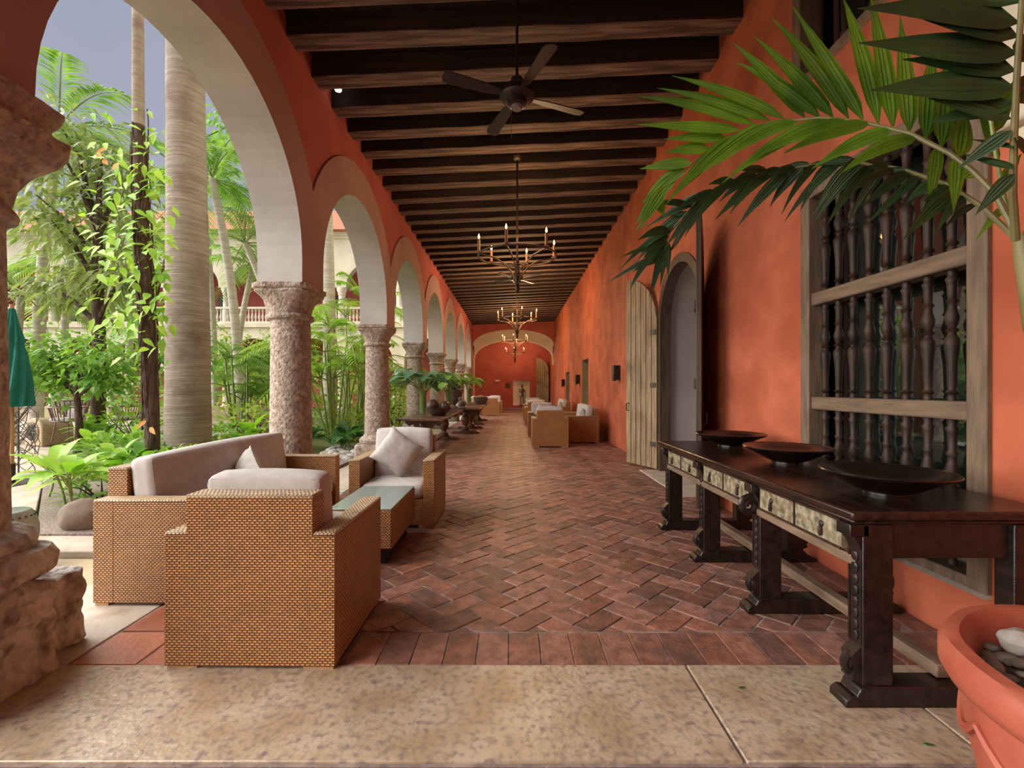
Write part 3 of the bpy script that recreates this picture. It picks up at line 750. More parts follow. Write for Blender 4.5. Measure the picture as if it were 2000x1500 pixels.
throw_pillow('pale pillow on the farther sofa along the right wall', (1.84, 17.6, .64), (-.25, .2, PI/2), .42, mt=st)
throw_pillow('pale pillow on the armchair behind the nearest right hand armchair', (.86, 13.62, .66), (-.25, .5, .1), .42)

# coffee table
t = thing('coffee_table', 'low wicker coffee table with grey glass top on a black base', 'coffee table', (-1.205, 4.04, 0))
m = MB(); m.box(-.255, .255, -.43, .43, .13, .435); m.build('wicker_body', M['wick'], t, bevel=.012)
m = MB(); m.box(-.19, .19, -.37, .37, 0, .13); m.build('plinth', M['black'], t)
m = MB(); m.box(-.248, .248, -.423, .423, .4355, .447); m.build('glass_top', M['glasstop'], t, bevel=.003)

# ------------------------------------------------------------------ long dark table at the right wall
t = thing('console_table', 'long dark carved table with inlaid drawers along the right wall', 'table', (1.93, 3.30, 0))
Y0, Y1 = -1.32, 1.34
m = MB(); m.box(-.47, .45, Y0, Y1, .825, .865); m.box(-.445, .43, Y0+.03, Y1-.03, .80, .825); m.build('tabletop', M['tabletop'], t, bevel=.012)
TY = (-1.24, -.40, .44, 1.27)
for k, ty in enumerate(TY):
    m = MB()
    foot = [(-.48, 0), (-.48, .035), (-.45, .055), (-.43, .05), (-.415, .085), (-.38, .10), (-.33, .095), (.33, .095), (.38, .10), (.415, .085), (.43, .05), (.45, .055), (.48, .035), (.48, 0)]
    m.prism(foot, 'y', ty-.055, ty+.055); o = m.build('trestle_foot', M['darkwood'], t, bevel=.006)
    for sg in (-1, 1):
        m = MB(); x0, x1 = sorted((sg*.265, sg*.40)); m.box(x0, x1, ty-.045, ty+.045, .09, .80); o = m.build('leg', M['darkwood'], t, bevel=.006)
        # scroll at the foot of the leg
        m = MB(); sp = [(sg*(.41+.045*math.sin(a)*(1-a/14)), ty, .17+.05*math.cos(a)*(1-a/14)) for a in [q*.4 for q in range(22)]]
        m.tube(sp, .018, 6); m.prism([(sg*.40, .10), (sg*.44, .115), (sg*.425, .16), (sg*.44, .22), (sg*.40, .26)], 'y', ty-.035, ty+.035); m.build('foot_scroll', M['darkwood'], o)
        # carved strip down the front
        m = MB()
        for q in range(9): m.blob((sg*.403, ty, .30+.05*q), (.008, .022, .024), q, 0, 5)
        m.box(min(sg*.398, sg*.404), max(sg*.398, sg*.404), ty-.04, ty-.03, .27, .76); m.box(min(sg*.398, sg*.404), max(sg*.398, sg*.404), ty+.03, ty+.04, .27, .76)
        m.build('carved_strip', M['darkwood'], o)
m = MB(); m.box(-.035, .035, TY[0], TY[3], .10, .16); m.build('stretcher', M['greywood'], t, bevel=.006)
for sg in (-1, 1):
    m = MB(); x0, x1 = sorted((sg*.375, sg*.405)); m.box(x0, x1, TY[0], TY[3], .60, .645); m.build('lower_rail', M['greywood'] if sg < 0 else M['darkwood'], t, bevel=.005)
m = MB(); m.box(-.37, .40, Y0+.06, Y1-.06, .645, .80); m.build('apron', M['darkwood'], t)
for a, b in zip(TY, TY[1:]):
    m = MB(); m.box(-.415, -.36, a+.07, b-.07, .655, .79); o = m.build('drawer', M['drawer'], t, bevel=.004)
    m = MB(); m.box(-.42, -.413, a+.07, b-.07, .652, .664); m.box(-.42, -.413, a+.07, b-.07, .782, .793); m.box(-.42, -.413, (a+b)/2-.006, (a+b)/2+.006, .66, .79); m.build('drawer_edging', M['spindle'], o)
    for y_ in (a+.2, b-.2):
        m = MB(); m.lathe([(.012, 0), (.016, .004), (.006, .012)], (0,0,0), 10, Matrix.Translation((-.416, y_, .735)) @ Matrix.Rotation(-PI/2, 4, 'Y'))
        m.lathe([(.003, .0), (.008, -.02), (.011, -.045), (.006, -.06)], (-.426, y_, .735), 8); m.build('drop_pull', M['iron'], o)
for ty in TY:
    m = MB(); m.box(-.455, -.37, ty-.045, ty+.045, .745, .80); m.prism([(-.44, .745), (-.37, .745), (-.37, .66), (-.40, .66), (-.41, .70)], 'y', ty-.04, ty+.04); m.build('bracket', M['darkwood'], t, bevel=.005)
m = MB(); sp = [(-.445+.06*math.cos(a+.6)*(1-a/13), TY[1], .66+.06*math.sin(a+.6)*(1-a/13)) for a in [q*.4 for q in range(24)]]
m.tube(sp, .02, 8); m.build('scroll_ornament', M['darkwood'], t)

def plate(label, x, y, R, seed):
    t = thing('display_bowl', label, 'bowl', (x, y, .866), 0, 'wide black bowls on the long table')
    m = MB(); m.lathe([(R*.30, .0), (R*.34, .0), (R*.34, .012), (R*.5, .030), (R*.8, .078), (R*.97, .100), (R, .108), (R*.97, .115), (R*.80, .100), (R*.72, .088), (R*.45, .058), (R*.1, .048), (.001, .048)], n=56, wob=.003, seed=seed)
    m.build('bowl_body', M['bowl'], t, angle=50)
    m = MB(); m.torus((0, 0, .112), R*.985, .006, 56, 6); m.build('rim', M['bowl'], t)
plate('largest looking black bowl, nearest on the long dark table', 1.885, 2.33, .285, 1)
plate('middle black bowl of the three on the long dark table', 1.95, 3.28, .285, 5)
plate('farthest black bowl on the long dark table, by the door', 1.99, 4.22, .30, 9)

# ------------------------------------------------------------------ terracotta pot with palm
t = thing('terracotta_planter', 'large terracotta pot with thick rolled rim at the lower right', 'planter', (1.54, 1.04, 0))
m = MB(); prof = [(.24, 0), (.27, .02), (.29, .12), (.335, .30), (.372, .46), (.385, .55), (.39, .60), (.415, .615), (.43, .645), (.43, .69), (.415, .715), (.385, .72), (.365, .70), (.36, .62), (.34, .60)]
m.lathe(prof, n=64, wob=.006, seed=2, cap1=False); m.build('pot_body', M['terracotta'], t, angle=50)
m = MB()
for k in range(9):
    a0 = 2*PI*k/9; pts = []
    for q in range(9):
        a = a0+2*PI/9*q/8; z = .54-.07*math.sin(PI*q/8); r = .30+.08*((z-.12)/.40)+.002; pts.append((r*math.cos(a), r*math.sin(a), z))
    m.tube(pts, [.008+.008*math.sin(PI*q/8) for q in range(9)], 6)
m.build('swag_relief', M['terracotta'], t)
m = MB(); m.lathe([(.36, .60), (.2, .63), (.001, .64)], n=32, cap0=False); m.build('potting_soil', M['soil'], t)
pr = random.Random(8)
p0 = MB(); p0.blob((0,0,0), (.026, .02, .013), 3, .2, 6); peb = None
for k in range(120):
    a = pr.uniform(0, 2*PI); r = .345*math.sqrt(pr.uniform(.05, 1)); x, y = 1.54+r*math.cos(a), 1.04+r*math.sin(a)
    if peb is None: o = peb = p0.build('pebble', M['pebbledark'])
    else: o = peb.copy(); C.objects.link(o)
    o.location = (x, y, .645-(r/.36)**2*.028+pr.uniform(.004, .016)); o.rotation_euler = (pr.uniform(-.3, .3), pr.uniform(-.3, .3), pr.uniform(0, 6)); s_ = pr.uniform(.6, 1.25); o.scale = (s_, s_, s_)
    tag(o, 'small brown pebble lying in the terracotta pot', 'pebble', 'pebbles in the terracotta pot')
m = MB(); m.blob((0,0,0), (.055, .045, .035), 5, .3, 9); o = m.build('pot_stone', M['pebble'], loc=(1.455, 1.315, .672)); tag(o, 'pale grey stone on the pebbles at the back of the terracotta pot', 'stone')

pt = thing('potted_palm', 'palm with long arching fronds growing from the terracotta pot', 'palm', (1.54, 1.04, .63))
base = V((1.54, 1.04, .63))
def off(pts): return [V(p)-base for p in pts]
m = MB(); m.tube(off([V((1.54, 1.04, .60)), V((1.50, 1.05, .9)), V((1.40, 1.08, 1.25)), P(2022, 640, 1.12), P(2010, 560, 1.12), P(1998, 490, 1.12), P(1990, 455, 1.12)]), [.035, .03, .026, .022, .020, .018, .010], 12)
m.build('trunk', M['rachis'], pt)
def frond_part(name, rach, r0, r1, leaflets, mt, rachmat, wid, nrm=(0,-1,.25)):
    m = MB(); n = len(rach); m.tube(off(rach), [r0+(r1-r0)*i/(n-1) for i in range(n)], 8); o = m.build(name, rachmat, pt)
    m = MB()
    for A, B, wd, sag in leaflets: m.blade(V(A)-base, V(B)-base, wd, sag, nrm, 8)
    m.build('leaflets', mt, o)
def interp(pts, t):
    q = t*(len(pts)-1); i = min(int(q), len(pts)-2); return pts[i].lerp(pts[i+1], q-i)
pr = random.Random(11)
# the arching main frond
R1 = [(1988, 462), (1944, 378), (1900, 334), (1856, 300), (1776, 260), (1680, 237), (1600, 230), (1504, 240), (1424, 268), (1360, 312), (1300, 366), (1262, 415), (1244, 450)]
dep = lambda x: 1.12+(1990-x)/750*.55
R1w = [P(x, y, dep(x)) for x, y in R1]
up1 = [((1476, 244), (1244, 188)), ((1504, 236), (1284, 172)), ((1532, 232), (1312, 148)), ((1572, 230), (1432, 84)), ((1602, 230), (1438, 122)), ((1628, 230), (1472, 70)),
       ((1658, 232), (1508, 36)), ((1686, 236), (1548, 12)), ((1716, 243), (1646, -6)), ((1744, 250), (1700, -12)), ((1776, 258), (1758, 30)), ((1446, 254), (1240, 243)),
       ((1416, 268), (1298, 272)), ((1385, 290), (1298, 298)), ((1808, 272), (1822, 95)), ((1838, 288), (1850, 110)), ((1872, 306), (1886, 215)), ((1350, 318), (1250, 330))]
lf = []
for (ax, ay), (bx, by) in up1:
    A = P(ax, ay, dep(ax)); B = P(bx, by, dep(ax)+.05+pr.uniform(-.03, .05)); lf.append((A, B, .058 if ax > 1560 else .050, pr.uniform(.0, .06)))
low1 = [((1340, 330), (1252, 400)), ((1320, 345), (1240, 440)), ((1300, 365), (1246, 452)), ((1280, 385), (1298, 424)), ((1620, 232), (1410, 358)), ((1660, 236), (1470, 310)), ((1560, 236), (1390, 330)),
        ((1700, 240), (1530, 300)), ((1500, 240), (1330, 372)), ((1745, 252), (1585, 330)), ((1790, 268), (1640, 340)), ((1830, 285), (1815, 410)), ((1868, 308), (1862, 416)), ((1900, 335), (1880, 350)), ((1440, 262), (1300, 400))]
for (ax, ay), (bx, by) in low1:
    A = P(ax, ay, dep(ax)); B = P(bx, by, dep(ax)+.02+pr.uniform(-.03, .04)); lf.append((A, B, .046, pr.uniform(.03, .10)))
frond_part('frond', R1w, .0075, .002, lf, M['lf_pot'], M['rachis'], .05)
# the lower, darker frond with drying tips
R2 = [(1988, 470), (1920, 405), (1850, 360), (1760, 330), (1680, 318), (1600, 320), (1500, 336), (1420, 360), (1360, 395), (1310, 450), (1285, 520)]
dep2 = lambda x: 1.13+(1990-x)/750*.75
R2w = [P(x, y, dep2(x)) for x, y in R2]; lf = []
for k in range(64):
    t_ = .12+.86*k/63; A = interp(R2w, t_); sd = -1 if k % 2 else 1
    px = 1002+A.x/A.y*F; py = 757-(A.z-EYE)/A.y*F
    B = P(px-pr.uniform(55, 110)*(1.0 if sd > 0 else .8), py+pr.uniform(45, 125) if sd > 0 else py+pr.uniform(-8, 40), A.y+pr.uniform(-.06, .12))
    lf.append((A, B, pr.uniform(.024, .042), pr.uniform(.02, .12)))
for bx, by in ((1275, 570), (1268, 580), (1290, 560), (1305, 540), (1255, 505)):
    lf.append((interp(R2w, .93), P(bx, by, 1.75), .03, .05))
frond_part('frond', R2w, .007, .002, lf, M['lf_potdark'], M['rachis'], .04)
# the dark frond standing at the right edge
R3 = [(1984, 470), (1978, 380), (1980, 280), (1986, 150), (1996, 0), (2004, -140)]
R3w = [P(x, y, 1.05-.03*i) for i, (x, y) in enumerate(R3)]; lf = []
for (ax, ay), (bx, by) in (((1990, 44), (1674, 17)), ((1988, 72), (1718, 8)), ((1985, 104), (1676, 84)), ((1983, 138), (1762, 116)), ((1980, 170), (1700, 176)), ((1978, 200), (1810, 240)), ((1974, 232), (1812, 192)),
                           ((1976, 255), (1870, 330)), ((1980, 290), (1892, 272)), ((1992, 5), (1760, -30)), ((1985, 120), (2060, 60)), ((1984, 200), (2050, 140)), ((1980, 270), (2030, 330)), ((1982, 340), (1905, 420)), ((1980, 330), (1880, 300))):
    A, B = P(ax, ay, .98), P(bx, by, 1.02+pr.uniform(-.03, .05)); lf.append((A, B, min(.085, .32*(B-A).length), pr.uniform(-.01, .04)))
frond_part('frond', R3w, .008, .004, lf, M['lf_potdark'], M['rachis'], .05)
R4 = [(1990, 468), (1975, 440), (1960, 380), (1945, 300), (1930, 200), (1940, 80), (1960, -30)]
lf = [(P(1950, 320, 1.2), P(1905, 200, 1.24), .03, .03), (P(1940, 260, 1.2), P(1985, 150, 1.24), .04, .02), (P(1965, 400, 1.18), P(1905, 470, 1.2), .02, .05), (P(1955, 360, 1.2), P(1995, 300, 1.2), .03, .02)]
frond_part('frond', [P(x, y, 1.18) for x, y in R4], .006, .003, lf, M['lf_pot'], M['stemgreen'], .04)

# ------------------------------------------------------------------ refectory tables on the arcade side and what stands on them
def refectory(label, x, y0, y1, W):
    t = thing('refectory_table', label, 'table', (x, (y0+y1)/2, 0), 0, 'refectory tables along the arcade'); L = y1-y0
    m = MB(); m.box(-W/2, W/2, -L/2, L/2, .735, .78); m.build('tabletop', M['brownwood'], t, bevel=.008)
    for sg in (-1, 1):
        yy = sg*(L/2-.5)
        m = MB(); m.prism([(-W*.42, .735), (-W*.42, .66), (-W*.33, .60), (-W*.24, .63), (-W*.18, .56), (W*.18, .56), (W*.24, .63), (W*.33, .60), (W*.42, .66), (W*.42, .735)], 'y', yy-.06, yy+.06); m.build('apron', M['brownwood'], t, bevel=.006)
        m = MB(); m.lathe([(.10, .10), (.12, .14), (.12, .17), (.07, .20), (.06, .24), (.10, .30), (.135, .38), (.14, .45), (.11, .52), (.075, .55), (.11, .57), (.12, .60), (.10, .66)], (0, yy, 0), 20)
        m.build('leg', M['brownwood'], t)
        m = MB(); m.prism([(-W*.44, 0), (-W*.44, .05), (-W*.36, .085), (-W*.2, .075), (-W*.12, .12), (W*.12, .12), (W*.2, .075), (W*.36, .085), (W*.44, .05), (W*.44, 0)], 'y', yy-.08, yy+.08); m.build('trestle_foot', M['brownwood'], t, bevel=.008)
    m = MB(); m.box(-.05, .05, -L/2+.5, L/2-.5, .12, .17); m.build('stretcher', M['brownwood'], t)
    return t
refectory('nearest brown refectory table, in front of the arcade, carrying the bowl of balls', -1.86, 9.15, 12.9, .94)
refectory('second brown refectory table, carrying the grey urn', -1.45, 13.6, 16.3, .95)
refectory('third brown refectory table, carrying the clay basket, farthest', -1.50, 16.9, 20.0, .95)
def leaf_vase(label, x, y, seed, s=1.0):
    t = thing('glass_vase', label, 'vase', (x, y, .781), 0, 'glass vases of big green leaves'); r = random.Random(seed)
    m = MB(); m.lathe([(.001, .0), (.085*s, .0), (.09*s, .02), (.08*s, .3*s), (.10*s, .50*s), (.095*s, .50*s), (.075*s, .3*s), (.08*s, .03)], n=24, cap1=False); m.build('vase_body', M['clear'], t)
    st, lv = MB(), MB()
    for k in range(18):
        a = 2*PI*k/18+r.uniform(-.2, .2); rr = r.uniform(.1, .5)*s; top = V((rr*math.cos(a), rr*math.sin(a), (.66+r.uniform(0, .26))*s)); b = V((.05*math.cos(a)*s, .05*math.sin(a)*s, .02))
        md = V((.06*s*math.cos(a), .06*s*math.sin(a), .45*s)); st.tube([b, md, md.lerp(top, .5)+V((0,0,.04)), top], .009*s, 6)
        d = V((math.cos(a), math.sin(a), r.uniform(-.15, .25))); sd = V((-math.sin(a), math.cos(a), 0))
        lv.leaf(top-d*.10*s, d, (0,0,1), r.uniform(.42, .58)*s, r.uniform(.30, .40)*s, .35, 6, .22, .62)
    st.build('stems', M['stemgreen'], t); lv.build('leaves', M['lf_blue'] if seed % 2 else M['lf_mid'], t)
leaf_vase('tall glass vase of wide green leaves, nearest, at the first refectory table', -2.09, 10.7, 1, 1.12)
leaf_vase('glass vase of wide green leaves just behind the nearest leaf vase', -1.72, 12.2, 4, 1.12)
leaf_vase('glass vase of green leaves on the farthest refectory table', -1.72, 18.0, 6, 1.1)
bx, by = -1.66, 10.25
t = thing('wooden_bowl', 'dark wooden bowl holding two big balls on the nearest refectory table', 'bowl', (bx, by, .781))
m = MB(); m.lathe([(.001, 0), (.14, .0), (.22, .06), (.285, .15), (.30, .17), (.285, .165), (.2, .08), (.001, .05)], n=36, cap1=False); m.build('bowl_body', M['clay'], t)
for (dx, dy, r, s_, lb) in ((-.13, .0, .145, 1, 'larger dark ball in the wooden bowl, left one'), (.14, .04, .125, 2, 'smaller reddish dark ball in the wooden bowl, right one')):
    m = MB(); m.blob((0,0,0), (r, r, r*.96), s_, .03, 14); o = m.build('decorative_ball', M['clay'], loc=(bx+dx, by+dy, .781+.075+r)); tag(o, lb, 'ball', 'balls in the wooden bowl')
t = thing('stone_urn', 'large grey urn of dried dark flowers on the second refectory table', 'urn', (-1.80, 14.0, .781)); r = random.Random(5)
m = MB(); m.lathe([(.001, 0), (.15, .0), (.16, .03), (.07, .07), (.06, .10), (.13, .18), (.24, .33), (.29, .50), (.30, .56), (.27, .56), (.2, .4), (.001, .3)], n=32, cap1=False); m.build('urn_body', M['pewter'], t)
m = MB(); s2 = MB()
for k in range(90):
    a = r.uniform(0, 2*PI); e = r.uniform(.5, 1.5); L = r.uniform(.2, .65); d = V((math.cos(a)*math.cos(e), math.sin(a)*math.cos(e), math.sin(e))); b = V((0, 0, .45)); q = b+d*L
    s2.tube([b, q], .005, 4)
    for z in range(5):
        v = V((r.uniform(-1, 1), r.uniform(-1, 1), r.uniform(-1, 1))); m.leaf(q+v*.04, v, (0,0,1), .08, .05, 0, 2)
s2.build('stems', M['wire'], t); m.build('dried_flowers', M['dried'], t)
t = thing('bird_figurine', 'dark grey seated bird figurine beside the urn', 'figurine', (-1.52, 13.75, .781))
m = MB(); m.lathe([(.001, 0), (.13, 0), (.14, .03), (.10, .06), (.001, .06)], n=18); m.blob((0, 0, .15), (.12, .09, .11), 2, .1, 9); m.blob((-.06, 0, .28), (.055, .05, .06), 3, .05, 8); m.tube([(-.04, 0, .18), (-.06, 0, .27)], .05, 8)
m.leaf((-.10, 0, .28), (-1, 0, -.1), (0,0,1), .07, .03, 0, 2); m.leaf((.08, 0, .17), (1, 0, .5), (0,0,1), .16, .10, .1, 3); m.leaf((-.06, 0, .33), (.3, 0, 1), (1,0,0), .06, .05, 0, 2)
m.build('bird_body', M['pewter'], t)
t = thing('clay_basket', 'brown clay basket on the farthest refectory table', 'basket', (-1.22, 17.4, .781))
m = MB(); m.lathe([(.001, 0), (.19, 0), (.26, .12), (.27, .26), (.25, .26), (.24, .12), (.001, .06)], n=28, cap1=False); m.build('basket_body', M['clay'], t)
m = MB()
for k in range(7): m.blob((.12*math.cos(k), .12*math.sin(k), .24+.02*(k % 3)), (.075, .075, .06), k, .1, 6)
m.build('contents', M['foot'], t)

# ------------------------------------------------------------------ chandeliers and fans
def chandelier(label):
    t = thing('candle_chandelier', label, 'chandelier', (0,0,0), 0, 'iron candle chandeliers'); R = .645; zc = 3.58
    m = MB(); m.tube([(0,0,zc-.25), (0,0,5.26)], .016, 8); m.build('rod', M['iron'], t)
    m = MB(); m.lathe([(.02, 5.17), (.06, 5.19), (.07, 5.23)], n=14); m.tube([(.03*math.cos(a)+.03, 0, 5.12+.05*math.sin(a)) for a in [q*.5 for q in range(10)]], .008, 6); m.build('ceiling_hook', M['iron2'], t)
    m = MB(); m.torus((0,0,zc), R, .016, 48, 8); m.build('ring', M['iron2'], t)
    m = MB(); m.lathe([(.002, zc-.62), (.03, zc-.59), (.042, zc-.52), (.022, zc-.46), (.045, zc-.42), (.045, zc-.25), (.022, zc-.2), (.035, zc-.1), (.016, zc)], n=14); m.build('hub', M['iron'], t)
    for k in range(6):
        a = PI/3*k+.25; ca_, sa = math.cos(a), math.sin(a)
        m = MB(); m.tube([(ca_*r_, sa*r_, zc+z_) for r_, z_ in ((.03, -.46), (.09, -.30), (.20, -.15), (.36, -.05), (.52, -.02), (R, 0))], .011, 6)
        m.tube([(ca_*r_, sa*r_, zc+z_) for r_, z_ in ((.02, -.12), (.16, -.16), (.30, -.10), (.46, -.03), (R, 0))], .008, 6); m.build('arm', M['iron2'], t)
        m = MB(); m.lathe([(.01, 0), (.045, .012), (.05, .02), (.022, .022), (.022, .215), (.001, .217)], (ca_*R, sa*R, zc+.012), 10); o = m.build('candle', M['candle'], t)
        m = MB(); m.lathe([(.003, .228), (.015, .242), (.017, .258), (.010, .285), (.002, .31)], (ca_*R, sa*R, zc+.012), 8); m.build('flame', M['flame'], o)
    return t
c0 = chandelier('iron ring chandelier with six candles, nearest and largest')
c0.location = (.07, 7.65, 0)
dup(c0, (.13, 14.8, 0), .5, 'iron ring chandelier, second from the camera, before the end arch')
dup(c0, (.10, 22.0, 0), 1.2, 'iron ring chandelier, third from the camera, smaller')
dup(c0, (.12, 29.0, 0), .2, 'farthest iron chandelier, in the end room behind the arch')
for k, (x, y) in enumerate(((.07, 7.65), (.13, 14.8), (.1, 22.0), (.12, 29.0))):
    l = bpy.data.lights.new('candle_light', 'POINT'); l.energy = (70, 240, 260, 130)[k]; l.color = (1, .62, .30); l.shadow_soft_size = .5
    o = bpy.data.objects.new('candle_light', l); C.objects.link(o); o.location = (x, y, 3.95)
def fan(label):
    t = thing('ceiling_fan', label, 'ceiling fan', (0,0,0), 0, 'ceiling fans'); zf = 4.30
    m = MB(); m.tube([(0,0,zf+.1), (0,0,5.3)], .014, 8); m.build('rod', M['fan'], t)
    m = MB(); m.lathe([(.02, zf+.20), (.06, zf+.18), (.05, zf+.12), (.12, zf+.10), (.17, zf+.05), (.175, zf), (.15, zf-.03), (.10, zf-.04), (.095, zf-.08), (.06, zf-.09)], n=32); m.build('motor', M['fan'], t)
    m = MB(); m.lathe([(.06, zf-.085), (.05, zf-.12), (.045, zf-.125), (.001, zf-.125)], n=24); m.build('cap', M['pewter'], t)
    m = MB(); m.tube([(-.05, -.02, zf-.1), (-.055, -.02, zf-.42)], .002, 4); m.build('pull_chain', M['iron2'], t)
    for k in range(4):
        a = PI/2*k+.4; Mx = Matrix.Rotation(a, 4, 'Z') @ Matrix.Rotation(.2, 4, 'X')
        m = MB(); m.prism([(.15, -.03), (.30, -.055), (.70, -.07), (.75, -.05), (.76, 0), (.75, .05), (.70, .07), (.30, .055), (.15, .03)], 'z', -.005, .005, Matrix.Translation((0,0,zf+.01)) @ Mx); m.build('blade', M['fanblade'], t)
    return t
f0 = fan('dark ceiling fan hanging between the nearest beams'); f0.location = (.04, 4.6, 0)
dup(f0, (.1, 12.3, 0), .5, 'dark ceiling fan behind the nearest chandelier')
m = MB(); m.lathe([(.001, 0), (.04, 0), (.045, .02), (.012, .03), (.012, .16), (.001, .16)], n=16); o = m.build('downlight', M['lampglass'], loc=(-2.25, 5.93, 5.22)); tag(o, 'small round white spotlight on the ceiling over the arcade', 'spotlight')

# ------------------------------------------------------------------ wall lamps and end wall
def sconce(label, y, z, s=1):
    t = thing('wall_sconce', label, 'wall lamp', (XR, y, z), 0, 'wooden wall sconces')
    m = MB(); m.prism([(-.13*s, .19*s), (.13*s, .19*s), (.075*s, -.17*s), (-.075*s, -.17*s)], 'x', -.16, -.13, Matrix.Rotation(.0, 4, 'Y')); m.build('front_board', M['doordark'], t)
    m = MB()
    m.prism([(-.15, .19*s), (0, .19*s), (0, -.12*s), (-.14, -.17*s)], 'y', -.1*s, -.085*s); m.prism([(-.15, .19*s), (0, .19*s), (0, -.12*s), (-.14, -.17*s)], 'y', .085*s, .1*s); m.build('side_board', M['black'], t)
sconce('wooden wall sconce nearest the plank door on the orange wall', 10.65, 1.72)
sconce('wooden wall sconce between the two far doorways', 17.0, 1.68)
sconce('farthest wooden wall sconce on the orange wall', 21.9, 1.6)
t = thing('wall_picture', 'small dark framed picture on the red end wall', 'picture', (-.35, YB-.01, 1.55))
m = MB(); m.box(-.16, .16, -.03, 0, -.17, .17); m.build('frame', M['doordark'], t); m = MB(); m.box(-.11, .11, -.035, -.028, -.12, .12); m.build('canvas', M['parchment'], t)
t = thing('emergency_light', 'white twin emergency light on the red end wall', 'lamp', (-1.06, YB-.01, 1.85))
m = MB(); m.box(-.07, .07, -.06, 0, -.06, .06); m.build('housing', M['sign'], t)
for sg in (-1, 1):
    m = MB(); m.lathe([(.03, 0), (.06, .05), (.055, .06), (.001, .062)], n=14, M=Matrix.Translation((sg*.10, -.03, .02)) @ Matrix.Rotation(PI/2, 4, 'X')); m.build('lamp_head', M['sign'], t)
m = MB()
m.lathe([(.001, .0), (.20, 0), (.20, .04), (.001, .05)], n=16)
for sg in (-1, 1): m.tube([(sg*.12, 0, .04), (sg*.10, -.02, .4), (sg*.07, 0, .72)], [.035, .03, .05], 8)
m.tube([(0, 0, .68), (0, 0, .85), (0, 0, 1.0), (0, 0, 1.14)], [.10, .09, .13, .07], 12)
m.blob((0, 0, 1.27), (.075, .08, .11), 1, .05, 9); m.tube([(0, 0, 1.33), (0, 0, 1.42)], [.10, .02], 10)
for sg in (-1, 1): m.tube([(sg*.13, 0, 1.08), (sg*.19, -.04, .9), (sg*.05, -.13, .85)], [.04, .032, .028], 8)
m.tube([(.20, -.05, .05), (.24, -.1, 1.0)], .012, 6)
o = m.build('statue', M['clay'], loc=(.60, YB+.12, NZ0)); tag(o, 'dark standing statue in the cream niche of the end wall', 'statue')

# ------------------------------------------------------------------ courtyard ground and far building
g = MB(); g.box(-45, -3.0, -12, 31, -.30, -.04); struct(g.build('ground', M['lawn']), 'planted earth of the courtyard garden')
g = MB(); g.box(-12, 14, -12, -3.0, -.3, -.05); g.box(-3.0, -2.27, -3, 2.33, -.3, -.02); struct(g.build('ground_paving', M['kerb']), 'pale paving behind the viewer')
g = MB(); g.box(-9, -3.005, -2, 3.82, -.2, -.02); struct(g.build('trim_40', M['yellowslab']), 'yellow stone paving below the garden step')
g = MB(); g.prism([(-4.3, 3.84), (-3.005, 3.84), (-3.005, 4.25), (-4.45, 4.25), (-12.2, 12.2), (-15, 12.2), (-8.6, 3.84)], 'z', -.2, .035); struct(g.build('trim_41', M['kerb'], bevel=.01), 'raised pale stone garden path')
g = MB(); g.box(-22, -7.5, 11.2, 15.5, -.2, .17); g.box(-20, -8.2, 11.8, 15.5, .0, .30); struct(g.build('trim_42', M['kerb'], bevel=.01), 'low stone terrace steps across the garden')
g = MB(); g.box(-22, -9.0, 15.5, 15.9, .0, .75); struct(g.build('trim_43', M['yellowslab'], bevel=.01), 'low pale terrace wall in the garden')
g = MB(); g.prism([(-4.42, 4.27), (-3.02, 4.27), (-3.02, 9.2), (-9.3, 9.2)], 'z', -.1, .045); struct(g.build('garden_bed', M['mulch']), 'mulched planting bed by the arcade')

YF = 27.6
bd = thing('courtyard_building', 'arcaded two storey wing with balustrade and red inner walls across the courtyard', 'building', (0, YF, 0))
cs = [-17.3+PITCH*(k+.5) for k in range(-5, 4)]
mpF = lambda u, w_, z: (u, w_, z)
lo_w, lo_s, lo_o = MB(), MB(), MB()
arcade(mpF, cs, 1.40, 2.95, 5.2, 2.6, PITCH/2, .5, None, lo_w, None, lo_s, lo_o); lo_w.build('lower_wall', M['cream'], bd); lo_s.build('lower_soffit', M['white'], bd); lo_o.build('lower_inner_face', M['white'], bd)
lo_w, lo_s, lo_o = MB(), MB(), MB()
arcade(mpF, cs, 1.40, 7.45, 10.6, 7.4, PITCH/2, .5, None, lo_w, None, lo_s, lo_o); lo_w.build('upper_wall', M['cream'], bd); lo_s.build('upper_soffit', M['white'], bd); lo_o.build('upper_inner_face', M['white'], bd)
x0, x1 = cs[0]-PITCH/2, cs[-1]+PITCH/2
m = MB(); m.box(x0, x1, 3.0, 3.2, 0, 5.1); m.box(x0, x1, 3.0, 3.2, 5.2, 10.6); m.build('inner_wall', M['red'], bd)
m = MB(); m.box(x0, x1, -.15, 3.2, 5.0, 5.25); m.build('gallery_floor', M['cream'], bd)
m = MB(); m.box(x0, x1, -.1, 3.2, 10.3, 10.6); m.box(x0, x1, -.25, .0, 10.45, 10.75); m.build('cornice', M['cream'], bd)
m = MB(); m.prism([(-.7, 10.65), (3.2, 13.2), (7, 10.65)], 'x', x0-.5, x1+.3); m.build('roof', M['roof'], bd)
for k in range(-5, 5):
    x = -17.3+PITCH*k
    m = MB(); m.lathe([(.33, 0), (.33, .3), (.24, .34), (.22, 2.1), (.3, 2.2), (.3, 2.6)], (x, .25, 0), 14); m.build('lower_column', M['balus'], bd)
    m = MB(); m.lathe([(.24, 5.2), (.24, 6.1), (.20, 6.2), (.19, 6.95), (.24, 7.0), (.21, 7.05), (.30, 7.3), (.30, 7.42)], (x, .25, 0), 14); m.build('upper_column', M['balus'], bd)
pd = None
